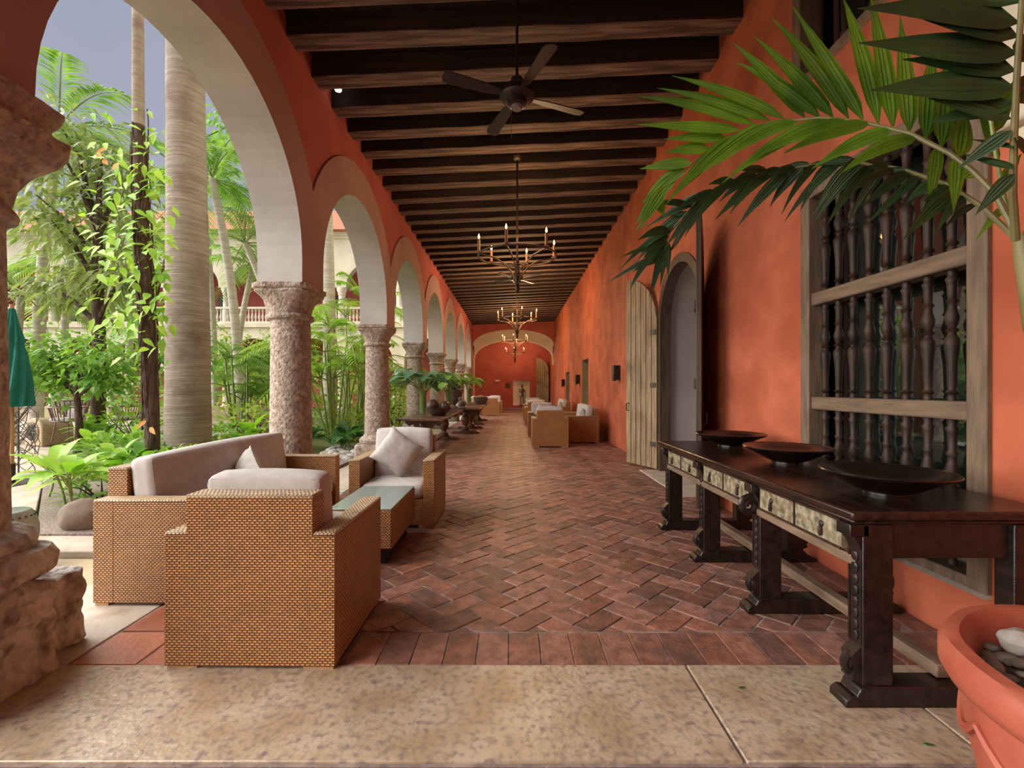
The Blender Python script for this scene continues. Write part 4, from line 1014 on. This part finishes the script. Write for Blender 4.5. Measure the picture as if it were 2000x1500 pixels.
m = MB(); m.box(x0, x1, .0, .22, 6.12, 6.24); m.box(x0, x1, .0, .22, 5.25, 5.36); m.build('handrail', M['balus'], bd)
bal0 = MB(); bal0.lathe([(.06, 0), (.06, .06), (.035, .10), (.07, .22), (.075, .30), (.035, .5), (.03, .58), (.055, .66), (.055, .76)], n=8)
ob = None; xx = -20.5; cnt = 0
while xx < x1-.2 and cnt < 92:
    if ob is None: o = ob = bal0.build('baluster', M['balus'], bd)
    else: o = ob.copy(); C.objects.link(o); o.parent = bd
    o.location = (xx, .11, 5.36); xx += .21; cnt += 1
for k in range(-4, 4):
    x = -17.3+PITCH*(k+.5)
    m = MB(); m.box(x-.5, x+.5, 2.9, 3.0, 5.25, 7.5); m.build('gallery_door', M['doordark'], bd)
m = MB(); m.box(-45, x0, .3, 3.0, 0, 10); m.build('side_wall', M['cream'], bd)

# ------------------------------------------------------------------ garden plants
def palm(label, base_, h, lean, rt, nf, fl_, mleaf, mtr, seed, group='garden palms', name='garden_palm', lw=.05, nl=26, ll=.55, elev=(-.2, 1.2), bulge=0, rings=False, hang=.9):
    r = random.Random(seed); base_ = V(base_)
    t = thing(name, label, 'palm tree', base_, 0, group)
    pts = [V((lean[0]*q*q, lean[1]*q*q, h*q)) for q in [i/14 for i in range(15)]]
    m = MB(); m.tube(pts, [rt*(1.12-.35*i/14+(bulge*math.sin(PI*i/14))+(.02*(i % 2) if rings else 0)) for i in range(15)], 16); m.build('trunk', mtr, t)
    top = pts[-1]; lv, rc = MB(), MB()
    for k in range(nf):
        a = 2*PI*k/nf*1.0+r.uniform(-.3, .3); e = r.uniform(*elev); L = fl_*r.uniform(.8, 1.1)
        d = V((math.cos(a)*math.cos(e), math.sin(a)*math.cos(e), math.sin(e)))
        q = [top+d*(L*s_)-V((0,0,1))*(L*hang*.55*s_*s_) for s_ in [i/9 for i in range(10)]]
        rc.tube(q, [.02*(1-.8*i/9)+.004 for i in range(10)], 4)
        for j in range(nl):
            s_ = .15+.83*j/(nl-1); p = interp(q, s_); tg = (interp(q, min(1, s_+.05))-interp(q, max(0, s_-.05))).normalized()
            sd = tg.cross(V((0,0,1))); sd = sd.normalized() if sd.length > 1e-3 else V((1,0,0))
            l2 = ll*(.35+.65*math.sin(PI*min(1, .12+s_*.82)))
            for sg in (-1, 1):
                dd = (sd*sg*1.0+tg*.75+V((0,0,r.uniform(.0, .3)))).normalized()
                lv.leaf(p, dd, V((0,0,1)), l2*r.uniform(.85, 1.1), lw, .45, 3, .3, .55)
    rc.build('frond_ribs', M['stemgreen'], t); lv.build('fronds', mleaf, t)
    return t
def shrub(label, c, rad, n, L, W, mleaf, seed, name='shrub', cat='shrub', group='garden shrubs', stems=6, upb=.4, seg=2, hollow=.45, mst=None):
    r = random.Random(seed); c = V(c); t = thing(name, label, cat, c, 0, group)
    lv = MB(); st_ = MB()
    for k in range(n):
        while True:
            q = V((r.uniform(-1, 1), r.uniform(-1, 1), r.uniform(-1, 1)))
            if hollow < q.length < 1: break
        p = V((q.x*rad[0], q.y*rad[1], rad[2]+q.z*rad[2]))
        if p.z < .02: continue
        d = V((q.x+r.uniform(-.7, .7), q.y+r.uniform(-.7, .7), q.z*.5+upb+r.uniform(-.5, .5)))
        lv.leaf(p, d, V((r.uniform(-.4, .4), r.uniform(-.4, .4), 1)), L*r.uniform(.7, 1.25), W*r.uniform(.8, 1.2), .35, seg, .2, .75)
    for k in range(stems):
        a = r.uniform(0, 2*PI); e = V((math.cos(a)*rad[0]*.6, math.sin(a)*rad[1]*.6, rad[2]*r.uniform(.9, 1.6)))
        st_.tube([(0,0,0), e*.4+V((0,0,.1*rad[2])), e], [.018, .012, .005], 5)
    if stems: st_.build('stems', mst or M['bark'], t)
    lv.build('foliage', mleaf, t)
    return t
def rosette(label, c, n, L, W, mleaf, seed, name='broadleaf_plant', group='broadleaf plants', tall=.3, droop=.5, nst=3, spread=.15):
    r = random.Random(seed); c = V(c); t = thing(name, label, 'plant', c, 0, group); lv, st_ = MB(), MB()
    for s_ in range(nst):
        b = V((r.uniform(-spread, spread), r.uniform(-spread, spread), 0)); top = b+V((r.uniform(-.1, .1), r.uniform(-.1, .1), tall*r.uniform(.6, 1.2)))
        st_.tube([b, b.lerp(top, .5)+V((.02, 0, 0)), top], .012, 6)
        for k in range(n):
            a = 2.4*k+r.uniform(-.3, .3); e = r.uniform(.1, 1.15); d = V((math.cos(a)*math.cos(e), math.sin(a)*math.cos(e), math.sin(e))); p = top+V((0,0,-.25*tall*(k/n)))
            st_.tube([p, p+d*L*.3], .006, 4)
            lv.leaf(p+d*L*.28, d, (0,0,1), L*r.uniform(.7, 1.15), W*r.uniform(.8, 1.2), droop*r.uniform(.6, 1.3), 6, .25, .72)
    st_.build('stems', M['stemgreen'], t); lv.build('leaves', mleaf, t)
    return t
def gnd(x, D): return V(((x-1002)/F*D, D, -.03))

# the big royal palm and the dark vine-covered trunk
palm('thick ringed grey royal palm trunk rising left of the near column', gnd(368, 8.0), 10.5, (-.12, 0), .315, 12, 3.2, M['lf_palm'], M['trunk'], 3, None, 'royal_palm', .06, 30, .8, rings=True)
t = thing('vine_covered_tree', 'slender dark trunk wrapped in vines in front of the royal palm', 'tree', gnd(298, 6.2)); r = random.Random(2)
pts = [V((-.28*q, .0, 8.5*q))+V((.03*math.sin(q*9), 0, 0)) for q in [i/24 for i in range(25)]]
m = MB(); m.tube(pts[:15], [.088*(1-.35*i/24) for i in range(15)], 14); m.build('trunk', M['bark'], t)
m = MB(); m.tube(pts[14:], [.088*(1-.35*i/24) for i in range(14, 25)], 14); m.build('upper_trunk', M['trunk'], t)
m = MB()
for k in range(16):
    z0, z1 = r.uniform(0, 2), r.uniform(3, 5.2); a0 = r.uniform(0, 6); q_ = []
    for i in range(26):
        z = z0+(z1-z0)*i/25; p = interp(pts, z/8.5); a = a0+1.2*math.sin(z*1.3+k)+z*.3; rr = .09+.02*math.sin(z*5+k); q_.append(p+V((rr*math.cos(a), rr*math.sin(a), 0)))
    m.tube(q_, r.uniform(.006, .014), 5)
m.build('vine_stems', M['bark'], t)
m = MB()
for k in range(300):
    z = r.choice((r.uniform(3.2, 5.1), r.uniform(1.9, 3.4), r.uniform(2.5, 4.6))); p = interp(pts, z/8.5); a = r.uniform(0, 2*PI); L = r.uniform(.12, .75) if math.cos(a) < 0 else r.uniform(.1, .4)
    p = p+V((math.cos(a)*L, math.sin(a)*L*.6, r.uniform(-.2, .2)))
    m.leaf(p, (r.uniform(-1, 1), r.uniform(-1, .3), r.uniform(-.9, .2)), (r.uniform(-.4, .4), -.6, .6), r.uniform(.11, .19), r.uniform(.06, .10), .3, 4, .25, .75)
m.build('vine_leaves', M['lf_bright'], t)
m = MB()
for x, y in ((200, 312), (232, 318), (208, 290), (190, 300), (286, 822), (292, 835)): p = P(x, y, 6.1)-gnd(298, 6.2); m.leaf(p, (r.uniform(-1, 1), -.3, -.5), (0, -1, .3), .13, .065, .2, 4)
m.build('orange_leaves', M['lf_orange'], t)

PALMS = [('feathery palm whose crown shows against the sky beside the left column', gnd(70, 12), 8.2, (.6, 0), .14, 13, 3.0, 'lf_palm', 'trunkpale', 21, .07, 34, .8),
         ('tall palm right of the royal palm, crown under the arch top', gnd(470, 14.5), 8.0, (-.9, 0), .14, 14, 2.6, 'lf_palm', 'trunkpale', 22, .06, 30, .7),
         ('pale slim palm leaning left before the far balcony', gnd(560, 16.5), 6.6, (-1.5, 0), .12, 12, 2.4, 'lf_pale', 'trunkpale', 23, .05, 28, .6),
         ('pale slim palm leaning right before the far balcony', gnd(455, 17.5), 6.2, (.5, .5), .12, 12, 2.4, 'lf_palm', 'trunkpale', 24, .05, 28, .6),
         ('pale palm trunk standing between the two nearest right columns', gnd(645, 15.0), 8.6, (-.15, 0), .20, 13, 2.6, 'lf_palm', 'trunkpale', 25, .06, 28, .7),
         ('low palm with drooping fronds behind the green umbrella', gnd(25, 11), 3.6, (.2, 0), .10, 13, 2.0, 'lf_pale', 'trunkpale', 26, .04, 30, .5),
         ('thin palm seen right of the vine covered trunk top', gnd(420, 19), 9.5, (-.5, 0), .13, 14, 3.0, 'lf_palm', 'trunkpale', 27, .07, 28, .8),
         ('feathery palm behind the third column', gnd(705, 16), 4.4, (.1, 0), .08, 12, 2.0, 'lf_bright', 'stemgreen', 28, .05, 26, .5),
         ('palm by the far left wing of the courtyard', gnd(120, 19), 7.0, (.4, 0), .14, 13, 3.0, 'lf_palm', 'trunkpale', 29, .07, 28, .8),
         ('palm far back between vine trunk and royal palm', gnd(250, 20), 8.0, (.4, 0), .14, 13, 3.2, 'lf_palm', 'trunkpale', 30, .08, 28, .9)]
for lb, b, h, ln, rt, nf, fl_, ml, mt_, sd, lw, nl, ll in PALMS: palm(lb, b, h, ln, rt, nf, fl_, M[ml], M[mt_], sd, lw=lw, nl=nl, ll=ll)
# clumping areca palms with many thin canes
def areca(label, b, h, n, sd, ml='lf_bright', fl_=1.5):
    r = random.Random(sd); t = thing('areca_palm', label, 'palm', b, 0, 'clumping areca palms'); st_, lv = MB(), MB()
    for k in range(n):
        a = r.uniform(0, 2*PI); tp = V((math.cos(a)*h*r.uniform(.05, .3), math.sin(a)*h*r.uniform(.05, .3), h*r.uniform(.5, 1))); b0_ = V((math.cos(a)*.15, math.sin(a)*.15, 0))
        q0 = [b0_, b0_.lerp(tp, .5), tp]; st_.tube(q0, [.03, .025, .018], 6)
        for f_ in range(5):
            a2 = r.uniform(0, 2*PI); e = r.uniform(.2, 1.2); d = V((math.cos(a2)*math.cos(e), math.sin(a2)*math.cos(e), math.sin(e))); L = fl_*r.uniform(.7, 1.1)
            q = [tp+d*(L*s_)-V((0,0,1))*(L*.6*s_*s_) for s_ in [i/7 for i in range(8)]]; st_.tube(q, [.012*(1-.8*i/7)+.003 for i in range(8)], 4)
            for j in range(18):
                s_ = .15+.83*j/17; p = interp(q, s_); tg = (interp(q, min(1, s_+.05))-interp(q, max(0, s_-.05))).normalized(); sd_ = tg.cross(V((0,0,1))); sd_ = sd_.normalized() if sd_.length > 1e-3 else V((1,0,0))
                for sg in (-1, 1): lv.leaf(p, (sd_*sg+tg*.8+V((0,0,.15))), V((0,0,1)), .38*(.4+.6*math.sin(PI*min(1, .1+s_*.85))), .035, .4, 3, .3, .55)
    st_.build('canes', M['stemgreen'], t); lv.build('fronds', M[ml], t)
areca('areca palm clump between the second and third columns', gnd(655, 12.0), 3.2, 9, 41, 'lf_bright', 1.5)
areca('areca palm clump at the left of the third column, farther', gnd(690, 14.5), 3.6, 8, 42, 'lf_yellow', 1.5)
areca('areca palm clump behind the near column base', gnd(560, 13.0), 2.4, 8, 43, 'lf_mid', 1.4)
areca('areca palm clump right of the royal palm foot', gnd(470, 12.0), 2.2, 8, 44, 'lf_palm', 1.3)
areca('areca palm clump behind the third column base', gnd(772, 17.0), 2.2, 7, 45, 'lf_yellow', 1.2)
# fishtail palm tree with bushy olive foliage
def bushy_tree(label, b, h, clusters, ml, sd, L, W, n, name='leafy_tree', trunk_r=.09, droop=.5):
    r = random.Random(sd); b = V(b); t = thing(name, label, 'tree', b, 0, 'leafy garden trees'); st_, lv = MB(), MB()
    st_.tube([(0,0,0), (.05, 0, h*.35), (.0, 0, h*.7), (.05, 0, h)], [trunk_r, trunk_r*.9, trunk_r*.7, trunk_r*.3], 10)
    for (cx_, cy_, cz_, R_) in clusters:
        c = V((cx_, cy_, cz_)); st_.tube([V((0, 0, min(cz_*.75, h*.8))), V((0, 0, cz_*.8)).lerp(c, .5), c], [trunk_r*.45, trunk_r*.3, .012], 6)
        for k in range(n):
            q = V((r.gauss(0, .45), r.gauss(0, .45), r.gauss(0, .38))); p = c+q*R_; d = V((q.x+r.uniform(-.5, .5), q.y+r.uniform(-.5, .5), q.z*.4+r.uniform(-.6, .3)))
            lv.leaf(p, d, V((r.uniform(-.5, .5), r.uniform(-.5, .5), 1)), L*r.uniform(.7, 1.2), W*r.uniform(.8, 1.2), droop, 3, .2, .7)
    st_.build('trunk', M['bark'], t); lv.build('foliage', M[ml], t)
D_ = 10.0; b = gnd(190, D_)
cl = [(*(P(x, y, D_+dd)-b), R_) for x, y, dd, R_ in ((120, 300, 0, .9), (180, 380, .5, 1.0), (100, 430, -.4, .9), (200, 300, .6, .9), (150, 480, 0, .95), (220, 450, .4, .9), (70, 380, 0, .8), (190, 560, .2, .8), (120, 250, .4, .8), (240, 540, -.3, .6), (245, 350, .5, .8), (100, 560, .6, .6))]
bushy_tree('fishtail palm tree with bushy olive foliage left of the vine trunk', b, 6.0, cl, 'lf_olive', 51, .30, .085, 170, 'fishtail_palm', .14)
D_ = 9.0; b = gnd(150, D_)
cl = [(*(P(x, y, D_+dd)-b), R_) for x, y, dd, R_ in ((80, 690, 0, .6), (130, 685, .3, .6), (190, 700, -.2, .6), (160, 730, .2, .55), (100, 735, .3, .5), (215, 735, 0, .45), (60, 715, .3, .45))]
bushy_tree('small spreading tree with flat canopy near the green umbrella', b, 1.9, cl, 'lf_mid', 52, .15, .085, 260, 'spreading_tree', .07, .3)
D_ = 15.0; b = gnd(300, D_)
cl = [(*(P(x, y, D_+dd)-b), R_) for x, y, dd, R_ in ((290, 640, 0, 1.0), (420, 690, 1, 1.0), (240, 600, 1, 1.0), (320, 700, 0, .9), (200, 690, 0, .9), (440, 250, 2, 1.1), (415, 330, 2, 1.1))]
bushy_tree('leafy tree standing behind the royal palm trunk', b, 5.0, cl, 'lf_mid', 53, .26, .13, 180)
D_ = 20.0; b = gnd(480, D_)
cl = [(*(P(x, y, D_+dd)-b), R_) for x, y, dd, R_ in ((440, 680, 0, 1.2), (500, 690, 1, 1.2), (470, 730, 0, 1.2), (410, 720, 0, 1.1), (520, 740, 0, 1.0), (540, 680, 1, .9), (630, 720, 0, 1.1), (690, 740, 0, 1.0))]
bushy_tree('light green flowering tree before the far arcade', b, 3.4, cl, 'lf_yellow', 54, .26, .13, 190)

# shrubs and low plants
SH = [('low leafy ground cover directly behind the near sofa, left part', gnd(350, 7.2), (.9, .7, .26), 420, .14, .06, 'lf_bright', 61), ('low leafy ground cover directly behind the near sofa, right part', gnd(450, 7.6), (.9, .7, .26), 420, .14, .06, 'lf_bright', 62),
      ('dark leafy bush at the foot of the royal palm', gnd(420, 9.0), (.9, .6, .36), 380, .17, .07, 'lf_mid', 63), ('yellow green bush right of the royal palm foot', gnd(490, 10.5), (.9, .7, .55), 420, .18, .08, 'lf_yellow', 64),
      ('yellow green bush left of the near column', gnd(500, 14.5), (1.2, .8, .8), 430, .22, .10, 'lf_yellow', 65), ('bright bush behind the broad leaf plants, below the fishtail palm', gnd(270, 10.0), (1.0, .7, .55), 420, .20, .09, 'lf_bright', 66),
      ('bushy green shrub beyond the fan housing', gnd(235, 13.0), (1.4, .8, .8), 430, .24, .10, 'lf_mid', 67), ('bright bush between second and third column', gnd(640, 14.0), (1.0, .8, .6), 420, .20, .09, 'lf_bright', 68),
      ('yellow green bush left of the third column foot', gnd(690, 12.5), (.8, .6, .40), 380, .18, .08, 'lf_yellow', 69), ('bright bush seen between third and fourth column', gnd(772, 14.6), (.6, .6, .6), 380, .18, .08, 'lf_yellow', 70),
      ('pale green bush behind the nearest refectory table', gnd(780, 18.0), (.9, .8, .7), 380, .22, .10, 'lf_bright', 71), ('large bush before the far arcade, left of the royal palm', gnd(260, 19.0), (2.0, 1.0, 1.2), 480, .30, .13, 'lf_bright', 72),
      ('large bush at the left end of the terrace wall', gnd(80, 18.0), (2.2, 1.0, 1.0), 480, .30, .13, 'lf_mid', 73), ('large bush before the far arcade, right of the royal palm', gnd(440, 21.0), (2.0, 1.2, 1.2), 480, .30, .13, 'lf_yellow', 74),
      ('large bush before the far arcade, behind the near column', gnd(580, 21.0), (2.0, 1.2, 1.1), 480, .30, .13, 'lf_bright', 75), ('large bush before the far arcade, near the fourth column', gnd(730, 21.0), (1.8, 1.2, .9), 480, .28, .12, 'lf_yellow', 76),
      ('leafy bush between the broad leaf plants and the vine trunk', gnd(240, 7.6), (.7, .5, .34), 330, .20, .09, 'lf_mid', 77), ('leafy bush beside the garden step rock', gnd(200, 5.6), (.4, .35, .2), 120, .15, .07, 'lf_mid', 78)]
for lb, c, rd, n_, L, W, ml, sd in SH: shrub(lb, c, rd, n_, L, W, M[ml], sd)
RO = [('lush light green broad leaf plant behind the garden rock', gnd(140, 5.2), 9, .46, .17, 'lf_bright', 81, .42, 3, .22), ('yellowing broad leaf plant at the path edge', gnd(120, 5.7), 8, .44, .15, 'lf_yellow', 82, .32, 3, .25),
      ('broad leaf plant with upright leaves left of the vine trunk', gnd(243, 6.8), 9, .50, .16, 'lf_bright', 83, .52, 2, .2), ('glossy broad leaf plant behind the sofa near end', gnd(235, 5.9), 9, .48, .16, 'lf_mid', 84, .36, 3, .22),
      ('broad leaf plant at the foot of the vine trunk', gnd(275, 5.9), 8, .44, .14, 'lf_bright', 85, .30, 3, .25), ('upright bright leaf plant right of the royal palm', gnd(487, 9.2), 7, .60, .25, 'lf_bright', 86, .40, 2, .2),
      ('dark broad leaf plant just right of the near column', gnd(618, 10.6), 9, .55, .22, 'lf_dark', 87, .36, 3, .25), ('dark broad leaf plant left of the third column foot', gnd(680, 10.3), 9, .55, .22, 'lf_dark', 88, .36, 3, .3),
      ('green leafy plant beside the metal garden chairs', gnd(190, 9.5), 9, .55, .16, 'lf_mid', 89, .45, 3, .3), ('broad leaf plant below the spreading tree', gnd(215, 8.2), 9, .50, .15, 'lf_bright', 90, .45, 3, .3),
      ('broad leaf plant between the near column and the royal palm', gnd(440, 8.6), 8, .42, .14, 'lf_mid', 91, .3, 3, .3)]
for lb, c, n_, L, W, ml, sd, tl_, ns, sp_ in RO: rosette(lb, c, n_, L, W, M[ml], sd, tall=tl_, nst=ns, spread=sp_)

# river stones beside the third column
pr = random.Random(14); s0 = MB(); s0.blob((0,0,0), (.13, .10, .07), 4, .25, 8); st0 = None
for k in range(46):
    x = pr.uniform(-4.0, -3.05); y = pr.uniform(8.6, 10.6)
    if st0 is None: o = st0 = s0.build('river_stone', M['pebble'])
    else: o = st0.copy(); C.objects.link(o)
    o.location = (x, y, .02+pr.uniform(0, .05)); o.rotation_euler = (pr.uniform(-.2, .2), pr.uniform(-.2, .2), pr.uniform(0, 6)); s_ = pr.uniform(.6, 1.3); o.scale = (s_, s_, s_)
    tag(o, 'rounded grey river stone in the bed behind the third column', 'stone', 'river stones by the third column')
m = MB(); m.blob((0,0,.14), (.24, .18, .17), 6, .22, 14); o = m.build('boulder', M['boulder'], loc=(-4.15, 4.5, .0)); tag(o, 'smooth brown boulder on the mulch beside the sofa', 'boulder')
# ceramic stool
t = thing('garden_stool', 'celadon glazed drum stool behind the left column base', 'stool', (-3.93, 3.55, -.02))
m = MB(); m.lathe([(.13, 0), (.15, .02), (.175, .12), (.20, .26), (.20, .34), (.18, .42), (.165, .45), (.15, .465), (.001, .475)], n=40); m.build('stool_body', M['celadon'], t)
m = MB()
for k in range(26): a = 2*PI*k/26; m.blob((.181*math.cos(a), .181*math.sin(a), .425), (.008, .008, .008), 1, 0, 4)
m.build('studs', M['iron'], t)
# folded umbrella
t = thing('folded_umbrella', 'closed green parasol on a wooden pole by the left column', 'umbrella', (-7.18, 6.6, -.03)); n = 40; rs = []
for z, r_ in ((1.16, .15), (1.20, .165), (1.5, .15), (1.9, .115), (2.05, .085), (2.10, .105), (2.35, .06), (2.55, .03), (2.6, .01)):
    rs.append([V(((r_*(1+.22*math.sin(8*2*PI*i/n)))*math.cos(2*PI*i/n+z*.8)+.08*(2.6-z)/1.4, (r_*(1+.22*math.sin(8*2*PI*i/n)))*math.sin(2*PI*i/n+z*.8), z)) for i in range(n)])
m = MB(); m.rings(rs); m.build('canopy', M['green_cloth'], t)
m = MB(); m.tube([(0,0,.3), (0,0,2.62)], .026, 10); m.build('pole', M['polewood'], t)
m = MB(); m.tube([(0,0,.05), (0,0,.34)], .04, 10); m.box(-.3, .3, -.3, .3, .04, .075); m.build('base', M['iron'], t)
# wire sculpture
t = thing('wire_sculpture', 'tangled brown wire basket sculpture behind the parasol pole', 'sculpture', (-7.78, 7.25, 0)); r = random.Random(3); m = MB()
for k in range(15):
    a = r.uniform(0, 2*PI); ph = r.uniform(0, 6); R_ = r.uniform(.12, .28); zc_ = r.uniform(.25, 1.1)
    q_ = [V((R_*math.cos(s_*.6+a), R_*math.sin(s_*.6+a)*.7, max(.03, zc_+.35*math.sin(s_*.5+ph)))) for s_ in range(13)]; m.tube(q_, .006, 4)
m.build('wire_tangle', M['wire'], t)
m = MB(); m.tube([(0, 0, .0), (0, 0, 1.5)], .012, 6); m.build('stake', M['wire'], t)
# rattan fan housing
t = thing('rattan_fan', 'beige rattan hood with round black fan on the terrace', 'fan', P(88, 869, 10.9)-V((0,0,0)), -.35)
pr_ = [(-.36, 0), (.36, 0), (.36, .38)]+[(.36*math.cos(a), .38+.27*math.sin(a)) for a in [PI*q/14 for q in range(1, 14)]]+[(-.36, .38)]
m = MB(); m.prism(pr_, 'y', -.22, .38); m.build('hood', M['rattan'], t, bevel=.03)
m = MB(); m.torus((0, 0, 0), .22, .03, 32, 8, Matrix.Translation((0, -.225, .32)) @ Matrix.Rotation(PI/2, 4, 'X')); m.build('rim', M['rattan'], t)
m = MB(); m.lathe([(.001, 0), (.215, 0), (.215, .02), (.001, .03)], n=28, M=Matrix.Translation((0, -.225, .32)) @ Matrix.Rotation(PI/2, 4, 'X'))
m.build('fan_grille', M['black'], t)
m = MB(); m.torus((0, 0, 0), .11, .008, 24, 5, Matrix.Translation((0, -.26, .32)) @ Matrix.Rotation(PI/2, 4, 'X'))
for k in range(5): a = 2*PI*k/5; m.tube([(0, -.262, .32), (.2*math.cos(a), -.258, .32+.2*math.sin(a))], .008, 4)
m.build('fan_cage', M['pewter'], t)
# metal rod chairs
def rod_chair(label):
    t = thing('rod_chair', label, 'chair', (0,0,0), 0, 'oxblood metal garden chairs')
    m = MB(); m.torus((0,0,.78), .33, .016, 28, 6); m.torus((0,0,.46), .26, .014, 28, 6); m.build('hoop', M['rod'], t)
    for k in range(18):
        a = 2*PI*k/18
        m = MB(); m.tube([(.33*math.cos(a), .33*math.sin(a), .78), (.25*math.cos(a), .25*math.sin(a), .44)], .011, 5); m.build('rod', M['rod'], t)
    for k in range(4):
        a = PI/4+PI/2*k; m = MB(); m.tube([(.2*math.cos(a), .2*math.sin(a), .44), (.27*math.cos(a), .27*math.sin(a), 0)], .012, 6); m.build('leg', M['rod'], t)
    m = MB(); m.rbox((.46, .46, .08), .03, 4, (0,0,.01), Matrix.Translation((0, 0, .50))); m.build('seat_cushion', M['pillow'], t)
    m = MB(); m.rbox((.40, .08, .26), .03, 4, (0,.02,0), Matrix.Translation((0, .22, .66))); m.build('back_cushion', M['pillow'], t)
    return t
q = P(133, 862, 10.6); q.z = .17
rc = rod_chair('oxblood metal rod chair in front, with pale cushion, on the terrace'); rc.location = q
dup(rc, (q.x-.75, q.y+.9, .30), .8, 'oxblood metal rod chair behind, partly hidden by the first'); dup(rc, (q.x+.85, q.y+.6, .17), 2, 'oxblood metal rod chair half hidden by leaves, right of the others')

# far person beneath the far arcade
t = thing('person', 'distant seated person in a white shirt beyond the garden', 'person', (-5.6, 22.0, 0))
def skin_body(name, verts, edges, radii, mt, parent, root=0):
    me = bpy.data.meshes.new(name); me.from_pydata(verts, edges, []); me.materials.append(mt); o = bpy.data.objects.new(name, me); C.objects.link(o); o.parent = parent
    s_ = o.modifiers.new('skin', 'SKIN'); s_.use_smooth_shade = True
    for i, sv in enumerate(me.skin_vertices[0].data): sv.radius = (radii[i],)*2; sv.use_root = (i == root)
    ss = o.modifiers.new('sub', 'SUBSURF'); ss.levels = 1; ss.render_levels = 2
    return o
vs = [(0, 0, .50), (0, 0, .72), (0, 0, .95), (0, -.01, 1.06), (0, -.02, 1.18), (0, -.02, 1.30), (.18, 0, .96), (.24, -.02, .72), (.16, -.22, .62), (-.18, 0, .96), (-.24, -.02, .72), (-.16, -.22, .62), (.10, -.42, .50), (.10, -.45, .08), (-.10, -.42, .50), (-.10, -.45, .08), (.10, -.58, .04), (-.10, -.58, .04)]
ed = [(0,1), (1,2), (2,3), (3,4), (4,5), (2,6), (6,7), (7,8), (2,9), (9,10), (10,11), (0,12), (12,13), (0,14), (14,15), (13,16), (15,17)]
ra = [.15, .14, .15, .055, .095, .085, .07, .05, .035, .07, .05, .035, .08, .05, .08, .05, .04, .04]
body = skin_body('body', vs, ed, ra, M['skin'], t)
m = MB(); m.loft([(.48, .19, 2.4), (.6, .19, 2.4), (.75, .185, 2.4), (.92, .205, 2.6), (1.0, .15, 2.2), (1.05, .075, 2)], n=20)
for sg in (-1, 1): m.tube([(sg*.15, 0, .98), (sg*.22, 0, .90), (sg*.265, -.02, .70)], [.09, .085, .075], 10)
m.build('shirt', M['shirt'], t)
m = MB()
for sg in (-1, 1): m.tube([(sg*.08, .02, .50), (sg*.10, -.42, .51), (sg*.10, -.45, .10)], [.12, .10, .075], 10)
m.build('trousers', M['trouser'], t)
m = MB(); m.blob((0, -.005, 1.31), (.092, .10, .075), 2, .1, 8); m.build('hair', M['pillow'], t)
m = MB(); m.box(-.35, .35, -.25, .30, .38, .43)
for sx in (-.3, .3):
    for sy in (-.2, .25): m.box(sx-.03, sx+.03, sy-.03, sy+.03, -.04, .38)
m.box(-.35, .35, .24, .30, .43, .85); o = m.build('garden_bench', M['brownwood'], loc=(-5.6, 22.0, 0)); tag(o, 'plain wooden bench under the distant seated person', 'bench')
# fallen leaves on the threshold
m = MB(); m.leaf((0,0,.01), (1, .3, 0), (0,0,1), .045, .014, .0, 3); o = m.build('fallen_leaf', M['lf_dark'], loc=(1.04, 2.13, .0)); tag(o, 'small dead leaf on the stone threshold, farther one near the table foot', 'leaf', 'fallen leaves')
o2 = o.copy(); C.objects.link(o2); o2.location = (1.60, 1.80, .0); o2.rotation_euler = (0, 0, -.5); o2['label'] = 'small dead leaf on the stone threshold, closer one beside the pot'
